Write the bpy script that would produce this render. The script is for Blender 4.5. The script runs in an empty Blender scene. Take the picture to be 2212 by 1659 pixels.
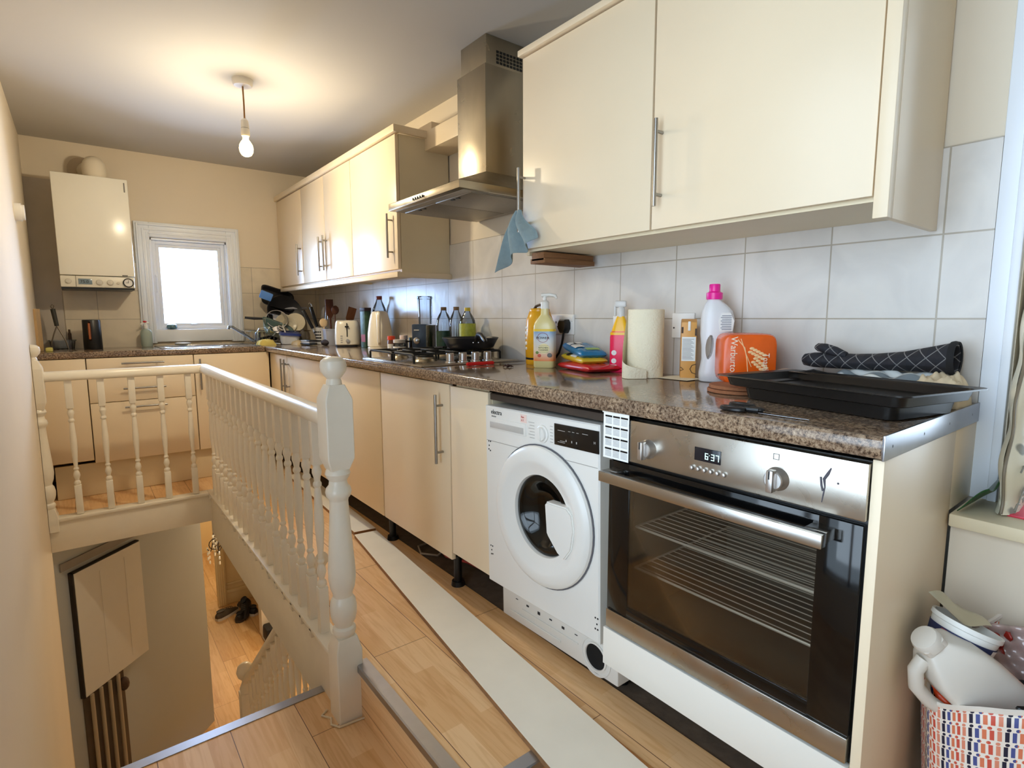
import bpy, bmesh, math, random
from mathutils import Vector, Matrix
random.seed(7)
PI = math.pi; R = math.radians
S = bpy.context.scene; C = S.collection

# ------------------------------------------------------------------ camera
cd = bpy.data.cameras.new('camera'); cam = bpy.data.objects.new('camera', cd); C.objects.link(cam)
cd.sensor_fit = 'HORIZONTAL'; cd.sensor_width = 36.0; cd.lens = 36.0 * 1193.364 / 2212.0
cd.clip_start = 0.02; cd.clip_end = 100
yaw, pitch, roll = 0.66241, 0.12124, -0.00343
fw = Vector((math.sin(yaw)*math.cos(pitch), math.cos(yaw)*math.cos(pitch), -math.sin(pitch)))
rt = fw.cross(Vector((0, 0, 1))).normalized(); up = rt.cross(fw)
r2 = rt*math.cos(roll) + up*math.sin(roll); u2 = -rt*math.sin(roll) + up*math.cos(roll)
M = Matrix((r2, u2, -fw)).transposed().to_4x4(); M.translation = Vector((-1.66375, -0.33478, 1.11559))
cam.matrix_world = M; S.camera = cam

# ------------------------------------------------------------------ light
w = bpy.data.worlds.new('world'); S.world = w; w.use_nodes = True
bg = w.node_tree.nodes['Background']; bg.inputs[0].default_value = (0.80, 0.90, 1.0, 1); bg.inputs[1].default_value = 3.0
def area(name, loc, rot, sx, sy, power, col):
    l = bpy.data.lights.new(name, 'AREA'); l.shape = 'RECTANGLE'; l.size = sx; l.size_y = sy
    l.energy = power; l.color = col
    o = bpy.data.objects.new(name, l); C.objects.link(o); o.location = loc; o.rotation_euler = rot; return o
area('daylight_sink_window', (-0.96, 4.78, 1.45), (R(-82), 0, 0), 0.7, 0.9, 100, (0.50, 0.68, 1.0))
area('daylight_left_window', (-2.25, 0.05, 1.35), (0, R(-90), 0), 1.9, 1.3, 36, (0.84, 0.91, 1.0))
area('daylight_right_window', (0.50, -0.75, 1.45), (0, R(90), 0), 1.3, 1.2, 16, (0.88, 0.94, 1.0))
def point(name, loc, power, col, r=0.04):
    l = bpy.data.lights.new(name, 'POINT'); l.energy = power; l.color = col; l.shadow_soft_size = r
    o = bpy.data.objects.new(name, l); C.objects.link(o); o.location = loc; return o
point('pendant_bulb_light', (-0.935, 2.75, 1.905), 26, (1.0, 0.85, 0.60), 0.035)
point('hall_lamp_light', (-0.30, 4.85, -0.62), 19, (1.0, 0.80, 0.54), 0.06)
point('far_hall_fill', (-.75, 7.0, -0.7), 14, (1.0, 0.86, 0.62), 0.06)  # added fill that brightens the far hall, no fitting belongs to it
S.view_settings.view_transform = 'Standard'; S.view_settings.look = 'None'
S.view_settings.exposure = 0.42; S.view_settings.gamma = 1.0; S.view_settings.use_curve_mapping = False
S.cycles.max_bounces = 10; S.cycles.diffuse_bounces = 6; S.cycles.transparent_max_bounces = 16
S.cycles.caustics_reflective = False; S.cycles.caustics_refractive = False; S.cycles.sample_clamp_indirect = 4.0
S.cycles.use_denoising = True

# ------------------------------------------------------------------ materials
def lin(c):
    return tuple(((v/255)/12.92 if v/255 <= 0.04045 else ((v/255+0.055)/1.055)**2.4) for v in c) + (1,)
MC = {}
def base(name):
    m = bpy.data.materials.new(name); m.use_nodes = True
    return m, m.node_tree.nodes, m.node_tree.links, m.node_tree.nodes['Principled BSDF']
def mat(name, col=(200, 200, 200), rough=0.5, metal=0.0, var=0.06, vs=6.0, bump=0.0, bs=60.0, coat=0.0, emit=None, es=1.0, stretch=None, ior=None):
    if name in MC: return MC[name]
    m, N, L, P = base(name)
    tc = N.new('ShaderNodeTexCoord'); nz = N.new('ShaderNodeTexNoise'); nz.inputs['Scale'].default_value = vs; nz.inputs['Detail'].default_value = 4
    src = tc.outputs['Object']
    if stretch:
        mp = N.new('ShaderNodeMapping'); mp.inputs['Scale'].default_value = stretch; L.new(src, mp.inputs[0]); src = mp.outputs[0]
    L.new(src, nz.inputs['Vector'])
    mx = N.new('ShaderNodeMix'); mx.data_type = 'RGBA'; c = lin(col)
    mx.inputs[6].default_value = tuple(max(0, v*(1-var*1.6)) for v in c[:3]) + (1,); mx.inputs[7].default_value = tuple(min(1, v*(1+var*1.2)) for v in c[:3]) + (1,)
    L.new(nz.outputs['Fac'], mx.inputs[0]); L.new(mx.outputs[2], P.inputs['Base Color'])
    P.inputs['Roughness'].default_value = rough; P.inputs['Metallic'].default_value = metal; P.inputs['Coat Weight'].default_value = coat
    if coat: P.inputs['Coat Roughness'].default_value = 0.08
    if ior: P.inputs['IOR'].default_value = ior
    if bump:
        n2 = N.new('ShaderNodeTexNoise'); n2.inputs['Scale'].default_value = bs; n2.inputs['Detail'].default_value = 3; L.new(src, n2.inputs['Vector'])
        b = N.new('ShaderNodeBump'); b.inputs['Strength'].default_value = bump; b.inputs['Distance'].default_value = 0.004
        L.new(n2.outputs['Fac'], b.inputs['Height']); L.new(b.outputs[0], P.inputs['Normal'])
    if emit:
        P.inputs['Emission Color'].default_value = lin(emit); P.inputs['Emission Strength'].default_value = es
    MC[name] = m; return m
def glass(name, tint=(235, 240, 240), gloss=0.12, rough=0.03, haze=0.0):
    """clear see-through pane or bottle wall: tinted transparency plus a sharp surface reflection, optional milky share"""
    if name in MC: return MC[name]
    m = bpy.data.materials.new(name); m.use_nodes = True; N = m.node_tree.nodes; L = m.node_tree.links; N.clear()
    out = N.new('ShaderNodeOutputMaterial'); t = N.new('ShaderNodeBsdfTransparent'); g = N.new('ShaderNodeBsdfGlossy')
    nz = N.new('ShaderNodeTexNoise'); nz.inputs['Scale'].default_value = 9
    mr = N.new('ShaderNodeMapRange'); mr.inputs[3].default_value = rough; mr.inputs[4].default_value = rough+0.04; L.new(nz.outputs['Fac'], mr.inputs[0]); L.new(mr.outputs[0], g.inputs['Roughness'])
    t.inputs[0].default_value = lin(tint); lw = N.new('ShaderNodeFresnel'); lw.inputs[0].default_value = 1.45
    ad = N.new('ShaderNodeMath'); ad.operation = 'MULTIPLY_ADD'; ad.inputs[1].default_value = 0.9; ad.inputs[2].default_value = gloss-.04; ad.use_clamp = True; L.new(lw.outputs[0], ad.inputs[0])
    mx = N.new('ShaderNodeMixShader'); L.new(ad.outputs[0], mx.inputs[0]); L.new(t.outputs[0], mx.inputs[1]); L.new(g.outputs[0], mx.inputs[2])
    last = mx.outputs[0]
    if haze:
        d = N.new('ShaderNodeBsdfDiffuse'); d.inputs[0].default_value = lin(tint); m2 = N.new('ShaderNodeMixShader'); m2.inputs[0].default_value = haze
        L.new(last, m2.inputs[1]); L.new(d.outputs[0], m2.inputs[2]); last = m2.outputs[0]
    L.new(last, out.inputs[0]); MC[name] = m; return m

def m_tiles(name, horiz, offh, col=(222, 216, 206), offz=0.105, hazy=0.12):
    m, N, L, P = base(name)
    tc = N.new('ShaderNodeTexCoord'); sx = N.new('ShaderNodeSeparateXYZ'); L.new(tc.outputs['Object'], sx.inputs[0])
    cb = N.new('ShaderNodeCombineXYZ')
    a = N.new('ShaderNodeMath'); a.inputs[1].default_value = offh; L.new(sx.outputs[horiz], a.inputs[0]); L.new(a.outputs[0], cb.inputs[0])
    b = N.new('ShaderNodeMath'); b.inputs[1].default_value = offz; L.new(sx.outputs[2], b.inputs[0]); L.new(b.outputs[0], cb.inputs[1])
    br = N.new('ShaderNodeTexBrick'); br.offset = 0; br.squash = 1; L.new(cb.outputs[0], br.inputs['Vector'])
    br.inputs['Scale'].default_value = 1; br.inputs['Brick Width'].default_value = 0.252; br.inputs['Row Height'].default_value = 0.202
    br.inputs['Mortar Size'].default_value = 0.0022; br.inputs['Mortar Smooth'].default_value = 0.2
    c = lin(col); br.inputs['Color1'].default_value = c; br.inputs['Color2'].default_value = tuple(v*0.95 for v in c[:3])+(1,); br.inputs['Mortar'].default_value = lin((176, 166, 150))
    nz = N.new('ShaderNodeTexNoise'); nz.inputs['Scale'].default_value = 5; nz.inputs['Detail'].default_value = 7; nz.inputs['Distortion'].default_value = 1.2; L.new(tc.outputs['Object'], nz.inputs['Vector'])
    cr = N.new('ShaderNodeValToRGB'); cr.color_ramp.elements[0].position = 0.35; cr.color_ramp.elements[0].color = (0.88, 0.88, 0.89, 1); cr.color_ramp.elements[1].position = 0.62; cr.color_ramp.elements[1].color = (1, 1, 1, 1)
    L.new(nz.outputs['Fac'], cr.inputs[0])
    mx = N.new('ShaderNodeMix'); mx.data_type = 'RGBA'; mx.blend_type = 'MULTIPLY'; mx.inputs[0].default_value = 1; L.new(br.outputs['Color'], mx.inputs[6]); L.new(cr.outputs[0], mx.inputs[7]); L.new(mx.outputs[2], P.inputs['Base Color'])
    P.inputs['Roughness'].default_value = 0.30
    n2 = N.new('ShaderNodeTexNoise'); n2.inputs['Scale'].default_value = 18; n2.inputs['Detail'].default_value = 2; L.new(tc.outputs['Object'], n2.inputs['Vector'])
    mm = N.new('ShaderNodeMath'); mm.operation = 'MULTIPLY_ADD'; mm.inputs[1].default_value = -1.2; L.new(br.outputs['Fac'], mm.inputs[0]); L.new(n2.outputs['Fac'], mm.inputs[2])
    bp = N.new('ShaderNodeBump'); bp.inputs['Strength'].default_value = 0.35; bp.inputs['Distance'].default_value = 0.003; L.new(mm.outputs[0], bp.inputs['Height']); L.new(bp.outputs[0], P.inputs['Normal'])
    return m
def m_laminate(name, dark=1.0, c1=(232, 190, 138), c2=(224, 178, 124), c3=(238, 200, 152)):
    """beech strip laminate, strips along y, strip size about 65 x 420 mm, planks 195 mm"""
    m, N, L, P = base(name)
    tc = N.new('ShaderNodeTexCoord'); sx = N.new('ShaderNodeSeparateXYZ'); L.new(tc.outputs['Object'], sx.inputs[0]); cb = N.new('ShaderNodeCombineXYZ')
    ad = N.new('ShaderNodeMath'); ad.operation = 'ADD'; L.new(sx.outputs[0], ad.inputs[0]); L.new(sx.outputs[2], ad.inputs[1])
    L.new(sx.outputs[1], cb.inputs[0]); L.new(ad.outputs[0], cb.inputs[1])
    def brick(wd, h, mort, off):
        br = N.new('ShaderNodeTexBrick'); br.offset = off; br.inputs['Scale'].default_value = 1; br.inputs['Brick Width'].default_value = wd; br.inputs['Row Height'].default_value = h
        br.inputs['Mortar Size'].default_value = mort; br.inputs['Mortar Smooth'].default_value = 0; L.new(cb.outputs[0], br.inputs['Vector']); return br
    b1 = brick(0.43, 0.0652, 0.0004, 0.37); b1.inputs['Color1'].default_value = (0.0, 0.0, 0.0, 1); b1.inputs['Color2'].default_value = (1, 1, 1, 1); b1.inputs['Mortar'].default_value = (0.1, 0.1, 0.1, 1)
    b2 = brick(1.29, 0.1956, 0.0011, 0.5)
    cr = N.new('ShaderNodeValToRGB'); e = cr.color_ramp.elements; e[0].color = lin(c2); e[1].color = lin(c3); x = e.new(0.5); x.color = lin(c1); L.new(b1.outputs['Color'], cr.inputs[0])
    mp = N.new('ShaderNodeMapping'); mp.inputs['Scale'].default_value = (22, 1.6, 22); L.new(tc.outputs['Object'], mp.inputs[0])
    nz = N.new('ShaderNodeTexNoise'); nz.inputs['Scale'].default_value = 2.2; nz.inputs['Detail'].default_value = 6; nz.inputs['Distortion'].default_value = 1.6; L.new(mp.outputs[0], nz.inputs['Vector'])
    c2r = N.new('ShaderNodeValToRGB'); c2r.color_ramp.elements[0].position = 0.38; c2r.color_ramp.elements[0].color = (0.90, 0.84, 0.76, 1); c2r.color_ramp.elements[1].position = 0.55; c2r.color_ramp.elements[1].color = (1, 1, 1, 1); L.new(nz.outputs['Fac'], c2r.inputs[0])
    mx = N.new('ShaderNodeMix'); mx.data_type = 'RGBA'; mx.blend_type = 'MULTIPLY'; mx.inputs[0].default_value = 1; L.new(cr.outputs[0], mx.inputs[6]); L.new(c2r.outputs[0], mx.inputs[7])
    m2 = N.new('ShaderNodeMix'); m2.data_type = 'RGBA'; L.new(b2.outputs['Fac'], m2.inputs[0]); L.new(mx.outputs[2], m2.inputs[6]); m2.inputs[7].default_value = lin((110, 72, 44)); L.new(m2.outputs[2], P.inputs['Base Color'])
    P.inputs['Roughness'].default_value = 0.42
    return m
def m_granite():
    m, N, L, P = base('granite_laminate')
    tc = N.new('ShaderNodeTexCoord'); co = tc.outputs['Object']
    n1 = N.new('ShaderNodeTexNoise'); n1.inputs['Scale'].default_value = 120; n1.inputs['Detail'].default_value = 5; n1.inputs['Roughness'].default_value = 0.8; n1.inputs['Distortion'].default_value = 0.1; L.new(co, n1.inputs['Vector'])
    n2 = N.new('ShaderNodeTexNoise'); n2.inputs['Scale'].default_value = 11; n2.inputs['Detail'].default_value = 4; L.new(co, n2.inputs['Vector'])
    r1 = N.new('ShaderNodeValToRGB'); e = r1.color_ramp.elements; e[0].position = 0.37; e[0].color = lin((44, 36, 32)); e[1].position = 0.66; e[1].color = lin((182, 166, 146))
    for p, c in ((0.44, (92, 76, 64)), (0.50, (136, 116, 98)), (0.57, (154, 138, 120))): x = e.new(p); x.color = lin(c)
    L.new(n1.outputs['Fac'], r1.inputs[0])
    r2_ = N.new('ShaderNodeValToRGB'); r2_.color_ramp.elements[0].position = 0.38; r2_.color_ramp.elements[0].color = (0.72, 0.66, 0.62, 1); r2_.color_ramp.elements[1].position = 0.6; r2_.color_ramp.elements[1].color = (1.05, 0.98, 0.88, 1); L.new(n2.outputs['Fac'], r2_.inputs[0])
    mx = N.new('ShaderNodeMix'); mx.data_type = 'RGBA'; mx.blend_type = 'MULTIPLY'; mx.inputs[0].default_value = 1; L.new(r1.outputs[0], mx.inputs[6]); L.new(r2_.outputs[0], mx.inputs[7]); L.new(mx.outputs[2], P.inputs['Base Color'])
    P.inputs['Roughness'].default_value = 0.14; P.inputs['Coat Weight'].default_value = 0.3; P.inputs['Coat Roughness'].default_value = 0.05
    return m
def m_steel(name, col=(176, 172, 164), rough=0.3, stretch=(2, 2, 60), smear=0.25):
    m, N, L, P = base(name); tc = N.new('ShaderNodeTexCoord'); mp = N.new('ShaderNodeMapping'); mp.inputs['Scale'].default_value = stretch; L.new(tc.outputs['Object'], mp.inputs[0])
    n1 = N.new('ShaderNodeTexNoise'); n1.inputs['Scale'].default_value = 6; n1.inputs['Detail'].default_value = 5; L.new(mp.outputs[0], n1.inputs['Vector'])
    n2 = N.new('ShaderNodeTexNoise'); n2.inputs['Scale'].default_value = 7; n2.inputs['Detail'].default_value = 6; n2.inputs['Distortion'].default_value = 2; L.new(tc.outputs['Object'], n2.inputs['Vector'])
    a = N.new('ShaderNodeMath'); a.operation = 'MULTIPLY_ADD'; a.inputs[1].default_value = smear; a.inputs[2].default_value = rough-smear/2; L.new(n2.outputs['Fac'], a.inputs[0]); L.new(a.outputs[0], P.inputs['Roughness'])
    mx = N.new('ShaderNodeMix'); mx.data_type = 'RGBA'; c = lin(col); mx.inputs[6].default_value = tuple(v*0.86 for v in c[:3])+(1,); mx.inputs[7].default_value = tuple(min(1, v*1.1) for v in c[:3])+(1,); L.new(n1.outputs['Fac'], mx.inputs[0]); L.new(mx.outputs[2], P.inputs['Base Color'])
    P.inputs['Metallic'].default_value = 1.0; return m

CREAM = mat('cream_gloss_door', (234, 216, 186), 0.36, var=0.03, vs=3, bump=0.03, bs=30)
CREAM2 = mat('cream_carcass', (226, 212, 180), 0.45, var=0.03)
WALLP = mat('cream_wall_paint', (226, 214, 194), 0.75, var=0.04, vs=2, bump=0.08, bs=40)
CEIL = mat('ceiling_paint', (188, 185, 180), 0.85, var=0.03, vs=1.5, bump=0.06, bs=30)
WHITEP = mat('white_gloss_paint', (236, 229, 214), 0.28, var=0.035, vs=14, bump=0.10, bs=35)
TRIMW = mat('white_window_paint', (234, 239, 246), 0.35, var=0.02)  # slight blue puts the daylight glow at the window into the paint
PLAST = mat('white_plastic', (238, 236, 232), 0.35, var=0.02)
GREYW = mat('grey_stairwell_paint', (172, 176, 176), 0.7, var=0.05, vs=1.5, bump=0.05)
WMW = mat('white_enamel', (226, 224, 218), 0.30, var=0.02)
BLACK = mat('black_plastic', (16, 16, 17), 0.35, var=0.2)
BLKG = mat('black_gloss', (8, 8, 9), 0.08, var=0.1)
IRON = mat('black_cast_iron', (20, 19, 18), 0.55, var=0.3, vs=30)
DARK = mat('dark_void_board', (44, 36, 30), 0.9, var=0.3, vs=12)
DIRT = mat('dirty_subfloor', (92, 78, 64), 0.95, var=0.35, vs=25, bump=0.4, bs=60)
CHROME = mat('chrome', (205, 205, 208), 0.12, 1.0, var=0.03)
BRUSH = mat('brushed_handle', (160, 156, 150), 0.28, 1.0, var=0.05, vs=40)
ALU = mat('aluminium_strip', (172, 172, 176), 0.33, 1.0, var=0.06, vs=25)
STEEL = m_steel('oven_steel', (186, 180, 170), 0.30, (60, 2, 2), 0.22)
STEELH = m_steel('hood_steel', (182, 172, 152), 0.32, (3, 3, 1.2), 0.3)
GRAN = m_granite()
LAM = m_laminate('beech_laminate'); LAMD = m_laminate('hall_laminate', c1=(214, 172, 120), c2=(204, 158, 104), c3=(224, 184, 134))
TILR = m_tiles('wall_tiles_right', 1, -0.100, (220, 215, 208)); TILB = m_tiles('wall_tiles_back', 0, 1.80, (226, 214, 192))
CHIP = mat('raw_chipboard', (150, 112, 74), 0.9, var=0.25, vs=60)
CLEARG = glass('clear_plastic', (232, 238, 242), 0.10)
DARKG = glass('smoked_oven_glass', (238, 236, 232), 0.04, 0.03)
PORT = glass('porthole_glass', (150, 154, 152), 0.05)

# ------------------------------------------------------------------ geometry helpers
class G:
    def __init__(s): s.b = bmesh.new()
    def _f(s, vs, mi):
        try:
            f = s.b.faces.new(vs); f.material_index = mi; return f
        except ValueError: return None
    def box(s, x0, x1, y0, y1, z0, z1, bev=0.0, mi=0, rot=None, seg=2):
        t = bmesh.new(); bmesh.ops.create_cube(t, size=1)
        cx, cy, cz = (x0+x1)/2, (y0+y1)/2, (z0+z1)/2
        for v in t.verts: v.co = Vector((v.co.x*(x1-x0), v.co.y*(y1-y0), v.co.z*(z1-z0)))
        if bev: bmesh.ops.bevel(t, geom=list(t.edges), offset=bev, segments=seg, affect='EDGES', profile=0.5)
        m = Matrix.Translation((cx, cy, cz))
        if rot: m = m @ rot
        s.add(t, m, mi); return s
    def add(s, t, m=Matrix(), mi=0):
        vm = {v: s.b.verts.new(m @ v.co) for v in t.verts}
        for f in t.faces: s._f([vm[v] for v in f.verts], mi)
        t.free()
    def loft(s, rings, mi=0, cap=True, closed=True):
        rs = [[s.b.verts.new(p) for p in r] for r in rings]; n = len(rs[0])
        for a, b in zip(rs, rs[1:]):
            for i in range(n if closed else n-1):
                j = (i+1) % n; s._f([a[i], a[j], b[j], b[i]], mi)
        if cap and closed: s._f(list(reversed(rs[0])), mi); s._f(rs[-1], mi)
        return s
    def cyl(s, p, q, r, r2=None, n=16, mi=0, cap=True):
        p = Vector(p); q = Vector(q); d = (q-p).normalized(); a = d.orthogonal().normalized(); b = d.cross(a); r2 = r if r2 is None else r2
        return s.loft([[c+(a*math.cos(2*PI*i/n)+b*math.sin(2*PI*i/n))*rr for i in range(n)] for c, rr in ((p, r), (q, r2))], mi, cap)
    def lathe(s, prof, c=(0, 0, 0), n=24, mi=0, M=None, cap=True, sx=1, sy=1):
        c = Vector(c); M = M or Matrix()
        return s.loft([[c + M @ Vector((r*math.cos(2*PI*i/n)*sx, r*math.sin(2*PI*i/n)*sy, z)) for i in range(n)] for r, z in prof], mi, cap)
    def tube(s, pts, r, n=8, mi=0):
        pts = [Vector(p) for p in pts]; rings = []; up_ = None
        for i, p in enumerate(pts):
            d = (pts[min(i+1, len(pts)-1)] - pts[max(i-1, 0)]).normalized()
            if up_ is None: up_ = d.orthogonal().normalized()
            up_ = (up_ - d*up_.dot(d)); up_ = up_.normalized() if up_.length > 1e-6 else d.orthogonal().normalized()
            b = d.cross(up_); rr = r[i] if isinstance(r, (list, tuple)) else r
            rings.append([p+(up_*math.cos(2*PI*k/n)+b*math.sin(2*PI*k/n))*rr for k in range(n)])
        return s.loft(rings, mi)
    def ball(s, c, r, sc=(1, 1, 1), n=16, mi=0):
        t = bmesh.new(); bmesh.ops.create_uvsphere(t, u_segments=n, v_segments=max(6, n//2), radius=r)
        s.add(t, Matrix.Translation(c) @ Matrix.Diagonal((*sc, 1)), mi); return s
    def prism(s, poly, vec, mi=0):
        vec = Vector(vec); return s.loft([[Vector(p) for p in poly], [Vector(p)+vec for p in poly]], mi)
    def grid(s, fn, nu, nv, mi=0):
        vs = [[s.b.verts.new(fn(i/nu, j/nv)) for j in range(nv+1)] for i in range(nu+1)]
        for i in range(nu):
            for j in range(nv): s._f([vs[i][j], vs[i+1][j], vs[i+1][j+1], vs[i][j+1]], mi)
        return s
WTH = set()
def obj(name, g, mats, parent=None, ang=35, **props):
    bm = g.b; bmesh.ops.recalc_face_normals(bm, faces=bm.faces)
    me = bpy.data.meshes.new(name); bm.to_mesh(me); bm.free()
    for m in (mats if isinstance(mats, (list, tuple)) else [mats]): me.materials.append(m)
    me.polygons.foreach_set('use_smooth', [True]*len(me.polygons)); me.set_sharp_from_angle(angle=R(ang))
    o = bpy.data.objects.new(name, me); C.objects.link(o); link(o, parent)
    for k, v in props.items(): o[k] = v
    return o
def link(o, parent):
    if parent:
        o.parent = parent
        if parent.name in WTH: o.matrix_parent_inverse = Matrix.LocRotScale(parent.location, parent.rotation_euler, parent.scale).inverted()
def thing(name, label, cat, loc=(0, 0, 0), rot=(0, 0, 0), group=None, world=False):
    """an Empty at the thing's base; world=True: the parts are modelled in room coordinates"""
    o = bpy.data.objects.new(name, None); o.empty_display_size = 0.05; C.objects.link(o); o.location = loc
    o.rotation_euler = rot if isinstance(rot, (tuple, list)) else (0, 0, rot)
    o['label'] = label; o['category'] = cat
    if group: o['group'] = group
    if world: WTH.add(o.name)
    return o
def one(name, g, mats, label, cat, group=None, loc=None, rot=None, ang=35):
    o = obj(name, g, mats, ang=ang); o['label'] = label; o['category'] = cat
    if group: o['group'] = group
    if loc: o.location = loc
    if rot is not None: o.rotation_euler = rot if isinstance(rot, (tuple, list)) else (0, 0, rot)
    return o
def struct(name, g, mats, label, parent=None, cat='structure'):
    o = obj(name, g, mats, parent); o['kind'] = 'structure'
    if not parent: o['label'] = label; o['category'] = cat
    return o
def mod(o, kind, **kw):
    m = o.modifiers.new(kind.lower(), kind)
    for k, v in kw.items(): setattr(m, k, v)
    return o
def text(s, size, loc, axes, m, parent, name='lettering', ext=0.0004, align='LEFT', sx=1.0, label=None):
    """flat raised lettering; axes = (reading direction, up direction)"""
    cu = bpy.data.curves.new('t', 'FONT'); cu.body = s; cu.size = size; cu.extrude = ext; cu.align_x = align; cu.resolution_u = 3
    t = bpy.data.objects.new('t', cu); me = bpy.data.meshes.new_from_object(t); bpy.data.objects.remove(t)
    x = Vector(axes[0]).normalized(); y = Vector(axes[1]); y = (y - x*y.dot(x)).normalized(); z = x.cross(y)
    mt = Matrix((x*sx, y, z)).transposed().to_4x4(); mt.translation = Vector(loc); me.transform(mt)
    me.name = name; me.materials.clear(); me.materials.append(m)
    o = bpy.data.objects.new(name, me); C.objects.link(o); link(o, parent)
    if label: o['label'] = label
    return o
def bar_handle(parent, p, q, out, r=0.006, m=None, name='handle', off=0.032, inset=0.16):
    """tubular bar between p and q held off its door on two posts; out = direction towards the room"""
    g = G(); p = Vector(p); q = Vector(q); o_ = Vector(out)
    g.cyl(p+o_*off, q+o_*off, r, n=12)
    for t in (inset, 1-inset): c = p.lerp(q, t); g.cyl(c, c+o_*off, r*0.8, n=8)
    return obj(name, g, m or BRUSH, parent)
NX = Vector((-1, 0, 0)); NY = Vector((0, -1, 0))
# reading direction of things facing -x (seen from the room): towards smaller y
AX = ((0, -1, 0), (0, 0, 1)); AY = ((1, 0, 0), (0, 0, 1))

# ================================================================== SETTING
ZC = 2.278; YB = 4.5; XL = -1.875; YN = -1.7; ZL = -0.18; ZH = -2.10
# back wall with the sink window opening
g = G(); wx0, wx1, wz0, wz1 = -1.215, -0.71, 1.0, 1.69
for b in ((XL-.2, wx0, ZH, ZC), (wx1, .2, ZH, ZC), (wx0, wx1, wz1, ZC), (wx0, wx1, -.05, wz0)):
    g.box(b[0], b[1], YB, YB+.2, max(b[2], -0.26), b[3])
struct('wall_back', g, WALLP, 'cream painted wall at the far end behind the boiler and sink')
g = G(); g.box(-1.73, wx0-.09, YB-.008, YB, .905, 1.515); g.box(-.62, -.0, YB-.008, YB, .905, 1.515); g.box(-1.305, -.62, YB-.008, YB, .905, .925)
struct('trim_1', g, TILB, 'cream tile splashback on the far wall around the sink window')
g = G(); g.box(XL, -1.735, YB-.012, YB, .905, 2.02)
struct('trim_2', g, mat('grey_wall_strip', (196, 188, 178), .9, var=.12), 'grey strip of wall left of the boiler')  # thin strip in a greyer tone than the wall around it
# right wall with the near window recess
g = G()
for y0, y1, z0, z1 in ((-.05, YB, -.26, ZC), (YN, -.05, -.3, .664), (YN, -.05, 2.12, ZC), (YN, -1.45, .664, 2.12)): g.box(0, .3, y0, y1, z0, z1)
struct('wall_right', g, WALLP, 'cream painted wall behind the long run of units')
g = G(); g.box(-.008, 0, .005, YB-.008, .905, 1.512)
struct('trim_3', g, TILR, 'marbled white tile splashback along the right wall')
# left wall with the near tall window
g = G()
for y0, y1, z0, z1 in ((.95, YB, -.2, ZC), (YN, -.55, -.3, ZC), (-.55, .95, 2.2, ZC), (-.55, .95, -.3, .25)): g.box(XL-.2, XL, y0, y1, z0, z1)
g.box(XL-.2, XL, 1.4, 4.2, ZH, -.2); g.box(XL-.2, XL, .95, 1.4, -.4, -.2)
struct('wall_left', g, WALLP, 'cream painted wall left of the stairwell')
g = G(); g.box(XL-.2, .3, YN-.2, YN, -.3, ZC); struct('wall_near', g, WALLP, 'cream wall behind the photographer')
g = G(); g.box(XL-.2, .3, YN-.2, YB+.2, ZC, ZC+.15); struct('ceiling', g, CEIL, 'flat off-white kitchen ceiling')
# floors
g = G(); g.box(-1.03, -.47, .66, YB, -.2, 0); g.box(XL, -1.03, 3.56, YB, -.17, 0); g.box(-.62, -.47, .02, .66, -.2, 0)
struct('floor', g, LAM, 'beech laminate kitchen floor one step above the landing')
g = G(); g.box(-.47, 0, .02, YB, -.2, -.004)
struct('floor', g, DIRT, 'grubby bare subfloor under the base units')
g = G(); g.box(XL, -1.03, YN, 1.50, -.30, ZL); g.box(-1.03, 0, YN, .66, -.30, ZL)
struct('floor', g, LAM, 'beech laminate landing below the kitchen step')
# aluminium nosings
def nosing(nm, p, q, h, wdir, lbl):
    p = Vector(p); q = Vector(q); wd = Vector(wdir); g = G()
    prof = [(0, 0.003), (.036, .003), (.040, 0), (.040, -h), (.036, -h), (.036, -.001), (0, -.001)]
    g.loft([[c + wd*a + Vector((0, 0, b)) for a, b in prof] for c in (p, q)]); return struct(nm, g, ALU, lbl)
nosing('trim_4', (-1.0, 1.30, 0), (-1.0, .63, 0), .022, (-1, 0, 0), 'aluminium nosing along the left edge of the kitchen step')
nosing('trim_5', (-1.035, .665, 0), (-.63, .665, 0), .022, (0, -1, 0), 'aluminium nosing along the front edge of the kitchen step')
nosing('trim_6', (XL, 1.475, ZL), (-1.06, 1.475, ZL), .03, (0, 1, 0), 'shiny aluminium nosing at the top of the descending stairs')
# stairwell linings
g = G(); g.box(XL, -1.065, 3.505, 3.56, -.165, .008, .003); g.box(XL, -1.06, 3.495, 3.575, .004, .022, .004)
struct('trim_7', g, WHITEP, 'white painted fascia board across the far edge of the stairwell')
g = G(); g.box(-1.085, -1.03, 1.36, 3.56, -.26, .012, .003); g.box(-1.10, -1.03, 1.36, 3.56, .008, .026, .004)
struct('trim_8', g, WHITEP, 'white painted string board along the right edge of the stairwell')
g = G()  # small paint-caked lugs along the base strip
for i in range(18): y = 1.56+.1125*i; g.box(-1.100, -1.086, y-.012, y+.012, -.012, .022, .003)
struct('trim_9', g, WHITEP, 'row of small painted blocks under the spindles')
# slab over the lower hall
g = G(); g.box(-1.03, .3, 1.5, YB+.2, -.26, -.17); g.box(XL, -1.03, 3.56, YB+.2, -.18, -.17); g.box(XL-.3, 1.0, YB, 8.2, -.18, -.05)
struct('ceiling', g, CEIL, 'underside of the kitchen floor seen over the lower hall')
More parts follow.
